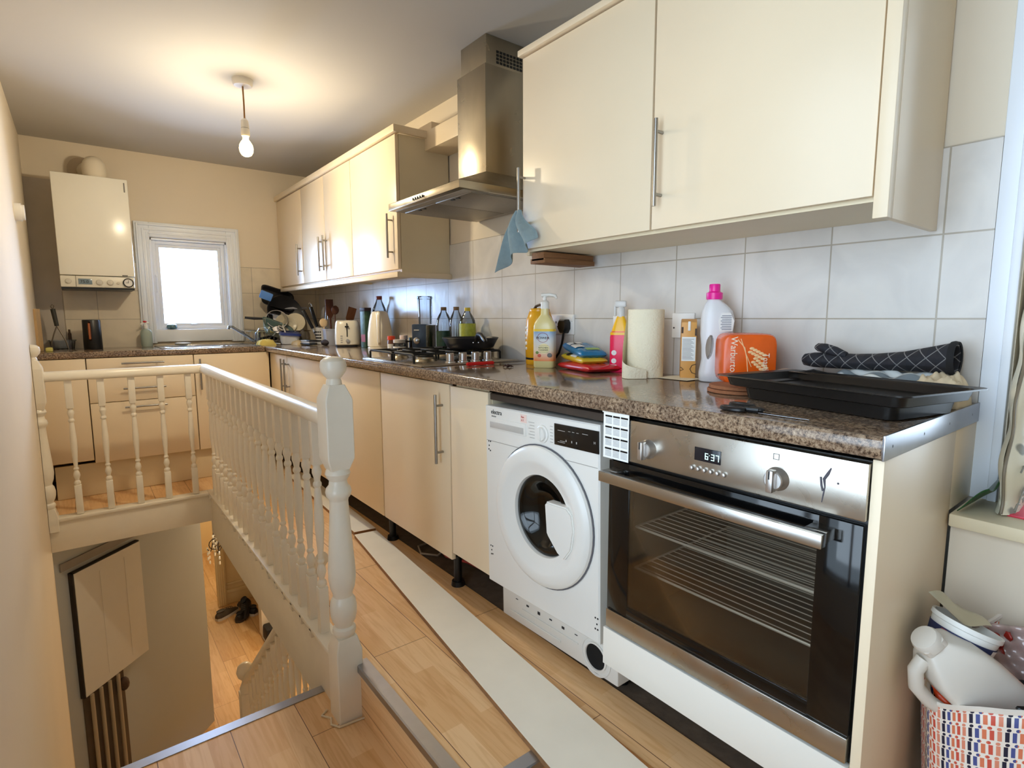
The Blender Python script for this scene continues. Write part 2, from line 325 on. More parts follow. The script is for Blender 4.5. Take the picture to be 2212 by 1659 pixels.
# lower hall
g = G(); g.box(XL-.2, 1.0, 1.4, 8.2, ZH-.1, ZH); struct('floor', g, LAMD, 'warm beech laminate floor of the lower hall')
def dwall(x0, y0, x1, y1, z0, z1, th=.08):
    d = Vector((x1-x0, y1-y0, 0)).normalized(); n = Vector((-d.y, d.x, 0))*th
    return [[Vector((x0, y0, z)), Vector((x1, y1, z)), Vector((x1, y1, z))+n, Vector((x0, y0, z))+n] for z in (z0, z1)]
g = G(); g.loft(dwall(XL, 3.53, -1.045, 4.36, ZH, -.165)); g.box(-1.125, -1.045, 4.36, 8.0, ZH, -.17)
struct('wall_stairwell', g, GREYW, 'grey angled wall below the far edge of the stairwell')
HALLW = mat('hall_cream_paint', (232, 208, 160), .6, var=.04)
for bx_, lb_ in (((-.62, 1.0, 6.32, 6.45), 'cream panelled wall at the end of the lower hall'), ((-1.2, 1.0, 8.0, 8.2), 'far cream wall of the lower hall beyond the casing'), ((.25, .35, 1.5, 8.0), 'right hand wall of the lower hall'), ((-1.03, .3, 1.4, 1.5), 'wall under the landing in the lower hall')):
    g = G(); g.box(*bx_, ZH, -.17); struct('wall_hall', g, HALLW, lb_)
g = G(); g.box(-.434, .25, 5.363, 5.48, ZH, -.18); struct('wall_hall', g, WHITEP, 'white wall end beside the shoes in the lower hall')
g = G(); g.box(-.58, .25, 6.295, 6.32, ZH, ZH+.15, .004); g.box(-.58, .25, 6.285, 6.32, ZH+.13, ZH+.165, .006); g.box(-.58, .25, 6.30, 6.32, ZH+.22, ZH+.245, .006)
struct('baseboard_hall', g, HALLW, 'moulded cream skirting of the lower hall')
g = G(); g.box(-.673, -.58, 6.28, 6.33, ZH, -.19, .003)
for k in range(4): g.cyl((-.660+.021*k, 6.28, ZH+.01), (-.660+.021*k, 6.28, -.2), .007, n=8)
struct('trim_10', g, HALLW, 'fluted door casing in the lower hall')
# boxed ledge under the right window
g = G(); g.box(-.165, 0, YN, -.002, -.18, .655); struct('wall_ledge', g, WALLP, 'cream boxed-in wall under the window ledge')
g = G(); g.box(-.19, .29, YN, -.002, .655, .684, .004); struct('trim_11', g, CREAM2, 'cream window ledge board beside the worktop end')
g = G(); g.box(-.012, .0, -.045, .004, .684, 2.15, .003); g.box(-.02, .0, -.048, -.03, .684, 2.15, .003); g.box(-.012, 0, -1.5, .004, 2.12, 2.17, .003)
struct('trim_12', g, TRIMW, 'white architrave at the end of the tiles')
g = G()
for z0, z1 in ((.684, .73), (2.08, 2.12), (1.38, 1.42)): g.box(.22, .27, -1.45, -.05, z0, z1, .004)
for y0 in (-.10, -1.45, -.78): g.box(.22, .27, y0, y0+.05, .684, 2.12, .004)
wn = struct('window_2', g, TRIMW, 'white framed window in the right wall', cat='window')
g = G(); g.box(.243, .247, -1.4, -.1, .70, 2.1); struct('pane', g, CLEARG, '', wn)
g = G()
for z0, z1 in ((.25, .31), (2.14, 2.2), (1.2, 1.25)): g.box(XL-.13, XL-.07, -.55, .95, z0, z1, .004)
for y0 in (-.55, .17, .89): g.box(XL-.13, XL-.07, y0, y0+.06, .25, 2.2, .004)
wn = struct('window_3', g, TRIMW, 'white framed tall window in the left wall', cat='window')
g = G(); g.box(XL-.102, XL-.098, -.5, .9, .27, 2.16); struct('pane', g, CLEARG, '', wn)

# sink window
def frame(g, x0, x1, z0, z1, w_, y0, y1, bev=.004, mi=0):
    g.box(x0, x0+w_, y0, y1, z0, z1, bev, mi); g.box(x1-w_, x1, y0, y1, z0, z1, bev, mi)
    g.box(x0+w_*.9, x1-w_*.9, y0+.0005, y1, z0+.0005, z0+w_, bev, mi); g.box(x0+w_*.9, x1-w_*.9, y0+.0005, y1, z1-w_, z1-.0005, bev, mi)
g = G()
ox0, ox1, oz0, oz1 = -1.305, -.622, .93, 1.80
g.box(ox0, ox0+.092, YB-.028, YB, oz0, oz1, .005); g.box(ox1-.092, ox1, YB-.028, YB, oz0, oz1, .005); g.box(ox0+.0915, ox1-.0915, YB-.0278, YB, oz1-.105, oz1-.0005, .004)
for k, d in ((.012, .043), (.045, .036), (.07, .033)):
    g.box(ox0+k, ox0+k+.014, YB-d, YB-.02, oz0, oz1-k, .005); g.box(ox1-k-.014, ox1-k, YB-d, YB-.02, oz0, oz1-k, .005); g.box(ox0+k+.013, ox1-k-.013, YB-d+.0006, YB-.02, oz1-k-.0145, oz1-k-.0006, .004)
g.box(ox0+.085, ox1-.085, YB-.03, YB+.19, oz0+.01, 1.03, .004)
for a, b in ((wx0, wx0+.012), (wx1-.012, wx1)): g.box(a, b, YB-.005, YB+.19, 1.02, wz1)
g.box(wx0, wx1, YB-.005, YB+.19, wz1-.012, wz1)
wn = struct('window_1', g, TRIMW, 'white moulded window over the sink', cat='window')
g = G(); frame(g, -1.203, -.722, 1.03, 1.678, .026, YB+.02, YB+.075); struct('window_frame', g, TRIMW, '', wn)
g = G(); frame(g, -1.178, -.748, 1.053, 1.653, .024, YB+.03, YB+.06)
for x in (-1.185, -.742): g.box(x-.003, x+.003, YB+.012, YB+.02, 1.30, 1.42, .001); g.box(x-.006, x+.006, YB+.008, YB+.02, 1.415, 1.43, .002)
g.box(-.985, -.945, YB+.018, YB+.03, 1.062, 1.072, .003)
struct('sash', g, TRIMW, '', wn)
m = glass('frosted_pane', (240, 246, 250), .04, .25, .12)
g = G(); g.box(-1.156, -.77, YB+.045, YB+.049, 1.075, 1.632); struct('pane', g, m, '', wn)

# ================================================================== STAIRWELL
STP = mat('pale_stair_laminate', (206, 200, 190), .4, var=.06, vs=4)
st = thing('staircase', 'stairs going down from the landing below the aluminium nosing', 'stairs', (-1.47, 1.5, ZH), world=True)
for i in range(8):
    g = G(); y = 1.51+.205*i; z = ZL-.2133*(i+1); g.box(XL+.002, -1.0, y, y+.225, z-.03, z, .004); g.box(XL+.002, -1.0, y+.0, y+.012, z, z+.17)
    obj('step', g, STP, st)
g = G(); g.loft([[Vector((x, y, z)) for y, z in ((1.51, -.40), (1.51, -.31), (3.25, -2.0), (3.25, ZH))] for x in (-1.0, -.97)]); obj('string', g, WHITEP, st)

def spindle_mesh(h, turned=True, s=.0165):
    """stop-chamfered square ends with a turned middle, base at z = 0"""
    g = G(); zb, zt = .165*h/.76, .595*h/.76
    g.box(-s, s, -s, s, 0, zb, .003); g.box(-s, s, -s, s, zt, h, .003)
    P = [(s*.8, 0), (s*.98, .008), (s*.98, .016), (s*.55, .026), (s*.62, .034), (s*.98, .052), (s*.85, .068), (s*.5, .082), (s*.75, .088), (s*.75, .094), (s*.52, .10),
         (s*.95, .21), (s*.96, .25), (s*.70, .34), (s*.60, .352), (s*.86, .358), (s*.86, .366), (s*.6, .374), (s*.72, .388), (s*.98, .402), (s*.98, .412), (s*.7, .422)]
    k = (zt-zb)/.43
    g.lathe([(s*.8, zb-.004)]+[(r, zb+z*k) for r, z in P]+[(s*.8, zt+.004)], n=14)
    return g
bal = thing('balustrade', 'white painted turned balustrade around two sides of the stairwell', 'balustrade', (-1.065, 1.32, ZL), world=True)
sp0 = obj('spindle', spindle_mesh(.765), WHITEP, bal); sp0.location = (-1.067, 1.505, .024)
def spin(x, y):
    o = sp0.copy(); C.objects.link(o); o.location = (x, y, .024); return o
for i in range(1, 18): spin(-1.067, 1.505+.1125*i)
for x in (-1.735, -1.592, -1.449, -1.306, -1.163): spin(x, 3.532)
HR = [(-.031, .0), (-.034, .014), (-.030, .032), (-.018, .044), (0, .048), (.018, .044), (.030, .032), (.034, .014), (.031, .0), (.02, -.006), (-.02, -.006)]
g = G(); g.loft([[(-1.067+a, 1.36, .783+b) for a, b in HR], [(-1.067+a, 3.532+a, .783+b) for a, b in HR]])
g.loft([[(-1.067+a, 3.532+a, .783+b) for a, b in HR], [(XL+.03, 3.532+a, .783+b) for a, b in HR]])
obj('handrail', g, WHITEP, bal, 50)
def newel_mesh():
    g = G(); s = .042
    def ring(h, z, n=8): # chamfered square ring
        c = h*.0 + .003
        return [Vector((x, y, z)) for x, y in ((h-c, -h), (h, -h+c), (h, h-c), (h-c, h), (-h+c, h), (-h, h-c), (-h, -h+c), (-h+c, -h))]
    g.loft([ring(s, ZL), ring(s, .055), ring(s*.74, .098)])
    g.loft([ring(s*.70, .648), ring(s*.98, .682), ring(s, .69), ring(s, .865), ring(s*.97, .872), ring(s*.60, .912)])
    P = [(.026, .090), (.034, .106), (.037, .115), (.035, .126), (.028, .132), (.030, .140), (.036, .150), (.041, .172), (.042, .195), (.038, .218), (.030, .232), (.031, .242),
         (.038, .262), (.0425, .295), (.042, .325), (.037, .40), (.031, .49), (.0285, .545), (.030, .553), (.037, .562), (.040, .575), (.037, .588), (.029, .597), (.027, .612), (.034, .622), (.0385, .634), (.035, .646), (.026, .655)]
    g.lathe(P, n=28)
    g.lathe([(.025, .905), (.023, .922), (.020, .930), (.027, .938), (.037, .952), (.040, .968), (.037, .984), (.026, .994), (.012, .997), (.001, .998)], n=28)
    return g
nw = obj('newel_post', newel_mesh(), WHITEP, bal); nw.location = (-1.062, 1.322, 0)
g = newel_mesh()
bmesh.ops.bisect_plane(g.b, geom=list(g.b.verts)+list(g.b.edges)+list(g.b.faces), plane_co=(0, 0, 0), plane_no=(-1, 0, 0), clear_outer=True)
for v in g.b.verts:
    if v.co.z < 0: v.co.z *= .15
hn = obj('half_newel', g, WHITEP, bal); hn.location = (XL+.002, 3.532, -.02)
g = G(); g.tube([(-1.112, 1.375, ZL+.004), (-1.135, 1.36, ZL+.003), (-1.115, 1.33, ZL+.003), (-1.125, 1.30, ZL+.004), (-1.108, 1.272, ZL+.004), (-1.06, 1.268, ZL+.004), (-1.018, 1.262, ZL+.004)], .0035, 6)
one('cable', g, mat('cream_cable', (222, 205, 176), .5), 'thin cream cable looped around the foot of the big newel post', 'cable')

# lower flight balustrade seen through the well
lb = thing('balustrade', 'greyish white balustrade with ball newel on the descending stairs', 'balustrade', (-.985, 3.3, ZH), world=True)
g = G(); g.loft([[(-.985+a, 1.75, .21-.0+b+.0-.05) for a, b in [(x*.8, z) for x, z in HR]], [(-.985+a, 3.34, -1.23+b) for a, b in [(x*.8, z) for x, z in HR]]]); obj('handrail', g, WHITEP, lb, 50)
LM = spindle_mesh(.66); first = None
for i in range(13):
    y = 1.95+.104*i; zr = .16-(y-1.75)*.906
    if first is None: first = obj('spindle', LM, WHITEP, lb); first.location = (-.985, y, zr-.65)
    else: o = first.copy(); C.objects.link(o); o.location = (-.985, y, zr-.65)
g = G(); g.box(-.04, .04, -.04, .04, ZH, -1.30, .004); g.lathe([(.034, -1.30), (.038, -1.27), (.024, -1.235), (.020, -1.225), (.026, -1.21), (.044, -1.19), (.052, -1.16), (.044, -1.125), (.026, -1.108), (.001, -1.103)], n=24)
n_ = obj('newel_post', g, WHITEP, lb); n_.location = (-.985, 3.36, 0)

# cupboard door and pipes on the angled wall
D45 = Vector((1, 1, 0)).normalized(); N45 = Vector((1, -1, 0)).normalized()
def dp(s, z, o=0.0): return Vector((XL, 3.53, z)) + D45*s + N45*o
def dbox(g, s0, s1, z0, z1, o0, o1, mi=0):
    g.loft([[dp(s0, z, o0), dp(s1, z, o0), dp(s1, z, o1), dp(s0, z, o1)] for z in (z0, z1)], mi)
mc = thing('meter_cupboard', 'white boarded cupboard door on the grey stairwell wall', 'cupboard', tuple(dp(.3, -.97)), world=True)
WG = mat('stairwell_white', (206, 204, 198), .55, var=.03)
g = G(); dbox(g, .085, .56, -1.095, -.335, .012, .03)
for s in (.25, .43): dbox(g, s, s+.006, -1.05, -.39, .0295, .031)
obj('door', g, WG, mc)
g = G(); dbox(g, .075, .085, -1.10, -.327, 0, .026); dbox(g, .075, .56, -.335, -.327, 0, .026); obj('door_gap', g, DARK, mc)
g = G(); dbox(g, .03, .60, -.30, -.255, 0, .010); obj('shadow_band', g, mat('shadow_band_grey', (140, 134, 128), .8), mc)  # shadow above the door, built as a thin grey strip on the wall
pp = thing('pipework', 'pale vertical pipes below the stairwell cupboard door', 'pipes', tuple(dp(.2, ZH)), world=True)
for i in range(4):
    g = G(); g.cyl(dp(.12+.062*i, ZH, .03), dp(.12+.062*i, -1.10, .03), .011, n=10); obj('pipe', g, mat('pale_pipe', (168, 156, 136), .5), pp)
g = G(); dbox(g, .085, .37, ZH+.001, -1.09, .0, .008); obj('backing', g, mat('dark_brown_panel', (96, 82, 66), .9, var=.3), pp)  # darker brown panel behind the pipes
g = G(); g.ball(dp(.345, -1.19, .03), .03, (1, 1, 1.5), 10); obj('valve', g, mat('rusty_valve', (70, 50, 36), .8), pp)

# chandelier in the lower hall
ch = thing('chandelier', 'small wrought iron chandelier with crystal drops in the lower hall', 'chandelier', (-.80, 5.0, -.26), world=True)
g = G(); g.cyl((-.80, 5, -.26), (-.80, 5, -.62), .006, n=8); g.ball((-.80, 5, -.84), .022, (1, 1, 1.6), 10)
for k in range(6):
    a = k*PI/3; c = Vector((-.80, 5, -.8)); d = Vector((math.cos(a), math.sin(a), 0))
    g.tube([c+d*(.02+.10*t)+Vector((0, 0, .17-.33*t+.16*math.sin(t*7)*.45)) for t in [j/12 for j in range(13)]], .004, 6)
    g.tube([c+d*(.055+.05*math.cos(t))+Vector((0, 0, -.08+.05*math.sin(t))) for t in [j*2*PI/12 for j in range(13)]], .004, 6)
obj('frame', g, mat('wrought_iron', (64, 52, 42), .4, .6), ch)
g = G()
for k in range(16):
    a = k*PI/8; rr = .12 if k % 2 else .07
    for j in range(3): g.ball((-.80+rr*math.cos(a), 5+rr*math.sin(a), -.93-.045*j+(.0 if k % 2 else .12)), .008, (1, 1, 2.3), 6)
obj('crystals', g, mat('crystal', (236, 230, 220), .08, .5), ch)['kind'] = 'stuff'
g = G(); g.loft([[(-1.0, y, z), (-1.0, y, z+.07), (-.96, y, z+.07), (-.96, y, z)] for y, z in ((6.6, -1.75), (7.8, -.7))])
one('banister', g, WHITEP, 'white sloping banister rail at the far end of the lower hall', 'banister')

# shoes in the lower hall
def shoe(label, loc, rz, col, sole, tilt=(0, 0), L_=.27, hi=.085):
    t = thing('shoe', label, 'shoe', loc, (tilt[0], tilt[1], rz), 'shoes on the floor of the lower hall')
    prof = []
    for u in [i/10 for i in range(11)]:
        wd = .034+.014*math.sin(u*PI*.9+.5) - (.018 if u in (0, 1) else 0)
        prof.append((u*L_, wd))
    def ring(y, wd, z0, h, p=1): return [Vector((wd*math.cos(a), y, z0+h*math.sin(a)**p)) for a in [PI*k/8 for k in range(9)]]
    g = G(); g.loft([[Vector((-w_, y, 0)), Vector((w_, y, 0)), Vector((w_*1.03, y, .028)), Vector((-w_*1.03, y, .028))] for y, w_ in prof]); obj('sole', g, sole, t)
    hs = [.07, hi, hi, hi*.8, hi*.85, .078, .066, .055, .048, .042, .022]
    g = G(); g.loft([ring(y, w_*.96, .024, hs[i]-.02) for i, (y, w_) in enumerate(prof)])
    g.lathe([(.03, 0), (.034, .008), (.027, .010), (.024, .004)], c=(0, .055, hi+.0), n=14, sy=1.4); obj('upper', g, col, t)
    g = G()
    for k in range(4): g.tube([(-.022, .12+.022*k, .085-.005*k), (0, .125+.022*k, .094-.006*k), (.022, .12+.022*k, .085-.005*k)], .003, 5)
    obj('laces', g, mat('shoe_lace', (80, 72, 62), .8), t); return t
SB = mat('shoe_black', (22, 20, 22), .6, var=.3); SO = mat('shoe_olive', (74, 62, 46), .7, var=.3); SW = mat('sole_white', (206, 200, 192), .6); SK = mat('sole_dark', (60, 50, 44), .7)
shoe('olive and black trainer, leftmost of the shoes in the lower hall', (-.745, 5.98, ZH), R(-62), SO, SW)
shoe('black trainer with a dark sole, middle of the floor shoes in the hall', (-.575, 5.80, ZH), R(-38), SB, SK)
shoe('dark shoe beside the white wall end in the hall', (-.385, 5.84, ZH), R(15), SB, SW)
shoe('brown black trainer leaning upright against the hall skirting', (-.455, 6.22, ZH+.03), R(180), SO, SK, (R(-62), 0))
shoe('black shoe stacked on top of the hall shoe pile', (-.42, 6.05, ZH+.09), R(155), SB, SK, (R(-20), R(15)))
g = G(); g.box(-.435, -.19, 5.19, 5.35, ZH+.001, ZH+.15, .02, 0); g.box(-.44, -.185, 5.185, 5.355, ZH+.0, ZH+.018, .004, 1)
one('shoe_box', g, [SB, SW], 'black fabric box on a white base against the white hall wall', 'box')

# ================================================================== BASE UNITS, RIGHT RUN
XF = -.578; XD = -.560
def door_x(parent, y0, y1, z0, z1, x=XF, th=.018, name='door', m=None):
    g = G(); g.box(x, x+th, y0+.002, y1-.002, z0, z1, .0015); return obj(name, g, m or CREAM, parent)
def carcass(parent, y0, y1, z0=.16, z1=.87, x1=-.02, x0=XD, m=None):
    g = G(); g.box(x0, x1, y0, y0+.017, z0, z1); g.box(x0, x1, y1-.017, y1, z0, z1); g.box(x0, x1, y0, y1, z0, z0+.018); g.box(x0, x1, y0, y1, z1-.018, z1-.001); g.box(x1-.006, x1, y0, y1, z0, z1)
    obj('body', g, m or CREAM2, parent)
    for y in ((y0+.10,) if y1-y0 > .3 else ()):
        g = G(); g.cyl((x0+.07, y, -.004), (x0+.07, y, .02), .030, .026, n=14); g.cyl((x0+.07, y, .02), (x0+.07, y, z0), .017, n=12); obj('leg', g, BLACK, parent)
u = thing('base_cabinet', 'narrow cream base unit beside the washing machine, no handle', 'cabinet', (-.3, 1.31, 0), world=True)
carcass(u, 1.19, 1.437, .215); door_x(u, 1.19, 1.437, .20, .858)
u = thing('base_cabinet', 'cream base cabinet under the worktop with one tall bar handle near the washing machine', 'cabinet', (-.3, 1.75, 0), world=True)
carcass(u, 1.442, 2.05, .175); d = door_x(u, 1.442, 2.05, .168, .862); bar_handle(d, (XF, 1.495, .55), (XF, 1.495, .82), NX)
u = thing('base_cabinet', 'cream base cabinet behind the big newel post', 'cabinet', (-.3, 2.4, 0), world=True)
carcass(u, 2.055, 2.76, .175); door_x(u, 2.055, 2.76, .168, .862)
u = thing('base_cabinet', 'wide cream double base cabinet nearest the far corner with paired handles', 'cabinet', (-.3, 3.3, 0), world=True)
carcass(u, 2.765, 3.93, .175)
d = door_x(u, 2.765, 3.512, .168, .862); bar_handle(d, (XF, 3.478, .62), (XF, 3.478, .84), NX)
d = door_x(u, 3.515, 3.93, .168, .862); bar_handle(d, (XF, 3.55, .62), (XF, 3.55, .84), NX)

# back run
YF = 3.93
def door_y(parent, x0, x1, z0, z1, name='door', y=YF):
    g = G(); g.box(x0+.002, x1-.002, y, y+.018, z0, z1, .0015); return obj(name, g, CREAM, parent)
u = thing('drawer_cabinet', 'cream three-drawer base unit under the sink window', 'cabinet', (-1.35, 4.2, 0), world=True)
g = G(); g.box(-1.645, -1.068, YF+.018, YB-.02, .21, .868); obj('body', g, CREAM2, u)
for z0, z1, zh in ((.762, .868, .832), (.592, .757, .672), (.215, .587, .553)):
    d = door_y(u, -1.645, -1.068, z0, z1, 'drawer'); bar_handle(d, (-1.47, YF, zh), (-1.24, YF, zh), NY)
u = thing('sink_cabinet', 'cream sink base unit with a vertical handle left of the corner', 'cabinet', (-.85, 4.2, 0), world=True)
g = G(); g.box(-1.066, -.60, YF+.018, YB-.02, .21, .868); obj('body', g, CREAM2, u)
d = door_y(u, -1.066, -.585, .213, .868); bar_handle(d, (-1.035, YF, .63), (-1.035, YF, .84), NY)
u = thing('filler_cabinet', 'plain cream base panel against the left wall under the black kettle', 'cabinet', (-1.76, 4.2, 0), world=True)
g = G(); g.box(XL+.003, -1.648, YF+.018, YB-.02, .23, .868); obj('body', g, CREAM2, u); door_y(u, XL+.003, -1.647, .236, .868)
g = G(); g.box(-1.845, -.60, YF+.045, YF+.061, .002, .208, .001)
one('plinth_board', g, CREAM2, 'cream plinth board upright under the sink run units', 'plinth')

# loose plinth boards lying on the floor
def plank(pts, z0, z1, lbl):
    g = G(); g.loft([[(x, y, z) for x, y in pts] for z in (z0, z1)]); g.loft([[(x, y, z) for x, y in pts] for z in (z1, z1+.0012)], 1)
    return one('plinth_board', g, [CHIP, mat('white_plinth_face', (244, 237, 220), .5, var=.04, vs=9)], lbl, 'plinth', 'loose plinth boards on the floor')
plank([(-.850, .45), (-.660, .24), (-.527, 2.27), (-.640, 2.285)], .001, .017, 'long white plinth board lying loose on the laminate beside the washing machine')
plank([(-.628, 2.315), (-.518, 2.30), (-.468, 3.60), (-.585, 3.60)], .001, .018, 'white plinth board lying loose on the floor behind the newel post')
g = G(); g.tube([(-.38, 1.85, .004), (-.42, 1.75, .03), (-.40, 1.6, .05), (-.36, 1.5, .03), (-.3, 1.42, .004)], .006, 8)
one('cable', g, mat('red_cable', (180, 60, 60), .5), 'red cable trailing under the base cabinets', 'cable')
g = G(); g.tube([(-.34, 2.0, .004), (-.44, 1.98, .006), (-.47, 1.90, .006), (-.42, 1.83, .006), (-.34, 1.85, .03)], .005, 8)
one('cable', g, mat('grey_cable', (150, 140, 128), .5), 'grey cable looped on the dusty floor behind the adjustable feet', 'cable')

# worktops
def top_profile(z0=.872, z1=.91, x0=-.6):
    return [(0, z0), (x0+.004, z0), (x0, z0+.005)] + [(x0+.010-.010*math.cos(a), z1-.010+.010*math.sin(a)) for a in [k*PI/8 for k in range(5)]] + [(0, z1)]
wt = thing('worktop', 'long speckled brown granite-effect worktop along the right wall', 'worktop', (-.3, 2.2, .872), world=True)
g = G(); g.loft([[(x-.0085, y, z) for x, z in top_profile()] for y in (.002, YB-.01)]); obj('slab', g, GRAN, wt, 50)
g = G(); g.box(-.602, -.012, -.001, .003, .868, .9125, .0008); 
for x in (-.565, -.40, -.24, -.07): g.lathe([(.0045, -.003), (.003, 0), (.001, .0)], c=(x, -.001, .89), n=10, M=Matrix.Rotation(R(90), 4, 'X'), mi=1)
obj('end_strip', g, [ALU, BLACK], wt, label='aluminium end strip with screws')
g = G(); g.loft([[(x, YB-.0085+y, z) for y, z in [(a*.567/.6, b) for a, b in top_profile()]] for x in (XL+.002, -.612)])
w2 = one('worktop', g, GRAN, 'speckled brown worktop below the window at the far end', 'worktop', ang=50)

# ================================================================== OVEN, HOUSING, WASHING MACHINE
u = thing('oven_housing', 'white end panel and drawer front that house the built-in oven', 'cabinet', (-.3, .33, 0), world=True)
g = G(); g.box(-.588, -.172, .002, .020, ZL+.001, .866, .001); g.box(-.172, -.001, .002, .020, .686, .866, .001); obj('end_panel', g, CREAM, u)
g = G(); g.box(-.56, -.03, .622, .638, .14, .866); g.box(-.56, -.03, .020, .622, .14, .158); g.box(-.56, -.03, .020, .622, .258, .274); obj('body', g, CREAM2, u)
g = G(); g.box(-.592, -.574, .022, .636, .165, .272, .0015); obj('drawer_front', g, mat('white_drawer_front', (236, 232, 222), .28, var=.02), u)
ov = thing('oven', 'built-in stainless steel electric oven with black glass door', 'oven', (-.3, .33, .275), world=True)
y0, y1 = .030, .626
def hollow(g, x0, x1, ya, yb, za, zb, t=.012, mi=0):
    g.box(x0, x1, ya, ya+t, za, zb, 0, mi); g.box(x0, x1, yb-t, yb, za, zb, 0, mi); g.box(x0, x1, ya+t, yb-t, za, za+t, 0, mi); g.box(x0, x1, ya+t, yb-t, zb-t, zb, 0, mi); g.box(x1-t, x1, ya+t, yb-t, za+t, zb-t, 0, mi)
g = G(); hollow(g, -.552, -.06, y0+.02, y1-.02, .285, .742, .035); g.box(-.56, -.06, y0+.02, y1-.02, .745, .852); obj('body', g, mat('oven_cavity_enamel', (92, 88, 82), .45, var=.2), ov)
g = G(); g.box(-.596, -.560, y0-.008, y1+.002, .752, .858, .003); cp = obj('control_panel', g, STEEL, ov)
g = G(); g.box(-.575, -.555, y0-.010, y0+.055, .275, .860); g.box(-.575, -.555, y1-.055, y1+.004, .275, .860); g.box(-.575, -.555, y0+.055, y1-.055, .275, .325); g.box(-.575, -.555, y0+.055, y1-.055, .71, .860); obj('surround', g, BLACK, ov)
g = G(); frame2 = [(y0-.004, y0+.072), (y1-.068, y1)]
for a, b in frame2: g.box(-.590, -.576, a, b, .331, .742, .001)
g.box(-.590, -.576, y0+.07, y1-.066, .69, .742, .001); g.box(-.590, -.576, y0+.07, y1-.066, .331, .362, .001)
dr = obj('door', g, BLKG, ov)
g = G(); g.box(-.5895, -.5875, y0+.070, y1-.066, .360, .692); obj('glass', g, DARKG, dr)
g = G(); g.box(-.594, -.576, y0-.004, y1, .279, .330, .002); obj('kick_trim', g, STEEL, dr)
g = G(); g.box(-.647, -.626, .072, .612, .699, .725, .0012, 0)
for a, b in ((.072, .112), (.572, .612)): g.box(-.628, -.590, a, b, .704, .725, .0012, 0)
obj('handle', g, m_steel('handle_steel', (190, 186, 180), .25, (60, 2, 2), .12), dr)
for kx, lab in ((.497, 'left'), (.181, 'right')):
    g = G(); MX = Matrix.Rotation(R(-90), 4, 'Y'); g.lathe([(.024, 0), (.0235, .003), (.021, .006), (.019, .018), (.017, .020)], c=(-.596, kx, .795), M=MX, n=28)
    g.box(-.630, -.612, kx-.0065, kx+.0065, .773, .817, .002); k_ = obj('knob', g, mat('satin_knob', (196, 192, 188), .3, .9), ov)
    g = G(); g.box(-.6312, -.6295, kx-.0012, kx+.0012, .800, .816, 0); obj('pointer', g, BLACK, k_)
g = G(); g.box(-.598, -.5955, .304, .368, .796, .826, .0006); dsp = obj('display', g, mat('display_black', (26, 27, 34), .12), ov)
g = G(); frame_t = .0012
SEG = {'6': 'afedcg', '3': 'abgcd', '7': 'abc'}
def seg7(g, s, oy, oz, h, w_, x, th):
    for c in SEG[s]:
        q = {'a': ((0, h), (w_, h)), 'g': ((0, h/2), (w_, h/2)), 'd': ((0, 0), (w_, 0)), 'f': ((0, h/2), (0, h)), 'e': ((0, 0), (0, h/2)), 'b': ((w_, h/2), (w_, h)), 'c': ((w_, 0), (w_, h/2))}[c]
        (a, b), (c_, d) = q; g.box(x-.0005, x, oy-max(a, c_)-th, oy-min(a, c_)+th, oz+min(b, d)-th, oz+max(b, d)+th)
seg7(g, '6', .3405, .803, .0125, .0062, -.598, .0008); seg7(g, '3', .3255, .803, .0125, .0062, -.598, .0008); seg7(g, '7', .3145, .803, .0125, .0062, -.598, .0008)
g.box(-.5985, -.598, .3300, .3316, .8115, .8130)
obj('digits', g, mat('digit_glow', (190, 225, 220), .5, emit=(200, 235, 230), es=.8), dsp)
for i in range(6):
    g = G(); g.lathe([(.0062, 0), (.006, .002), (.0045, .006), (.001, .0068)], c=(-.596, .374-.0158*i, .777), M=MX, n=14); obj('button', g, mat('satin_knob'), ov)
g = G()
for a, b in ((.179, .191),):
    g.box(-.5968, -.5955, a, b, .833, .8342); g.box(-.5968, -.5955, a, b, .844, .8452); g.box(-.5968, -.5955, a, a+.0012, .833, .845); g.box(-.5968, -.5955, b-.0012, b, .833, .845)
obj('symbol', g, mat('grey_print', (110, 108, 106), .5), ov)
g = G(); pts = [(.083, .838), (.088, .826), (.094, .815), (.092, .800), (.094, .785), (.096, .77)]
g.tube([(-.5962, a, b) for a, b in pts], [.0012, .003, .0028, .0012, .0014, .0008], 6); g.tube([(-.5962, .100, .818), (-.5962, .098, .802), (-.5962, .095, .792)], .002, 6)
g.ball((-.5962, .070, .812), .002, n=8); obj('stain', g, mat('dark_stain_mark', (70, 68, 78), .6), ov)
for zr in (.452, .565):
    g = G(); g.tube([(-.545, y0+.058, zr), (-.545, y1-.056, zr), (-.10, y1-.056, zr), (-.10, y0+.058, zr), (-.545, y0+.058, zr)], .0032, 6)
    for i in range(17): x = -.53+.025*i; g.cyl((x, y0+.058, zr), (x, y1-.056, zr), .0013, n=6)
    obj('rack', g, mat('rack_wire', (226, 220, 208), .35, .5), ov)
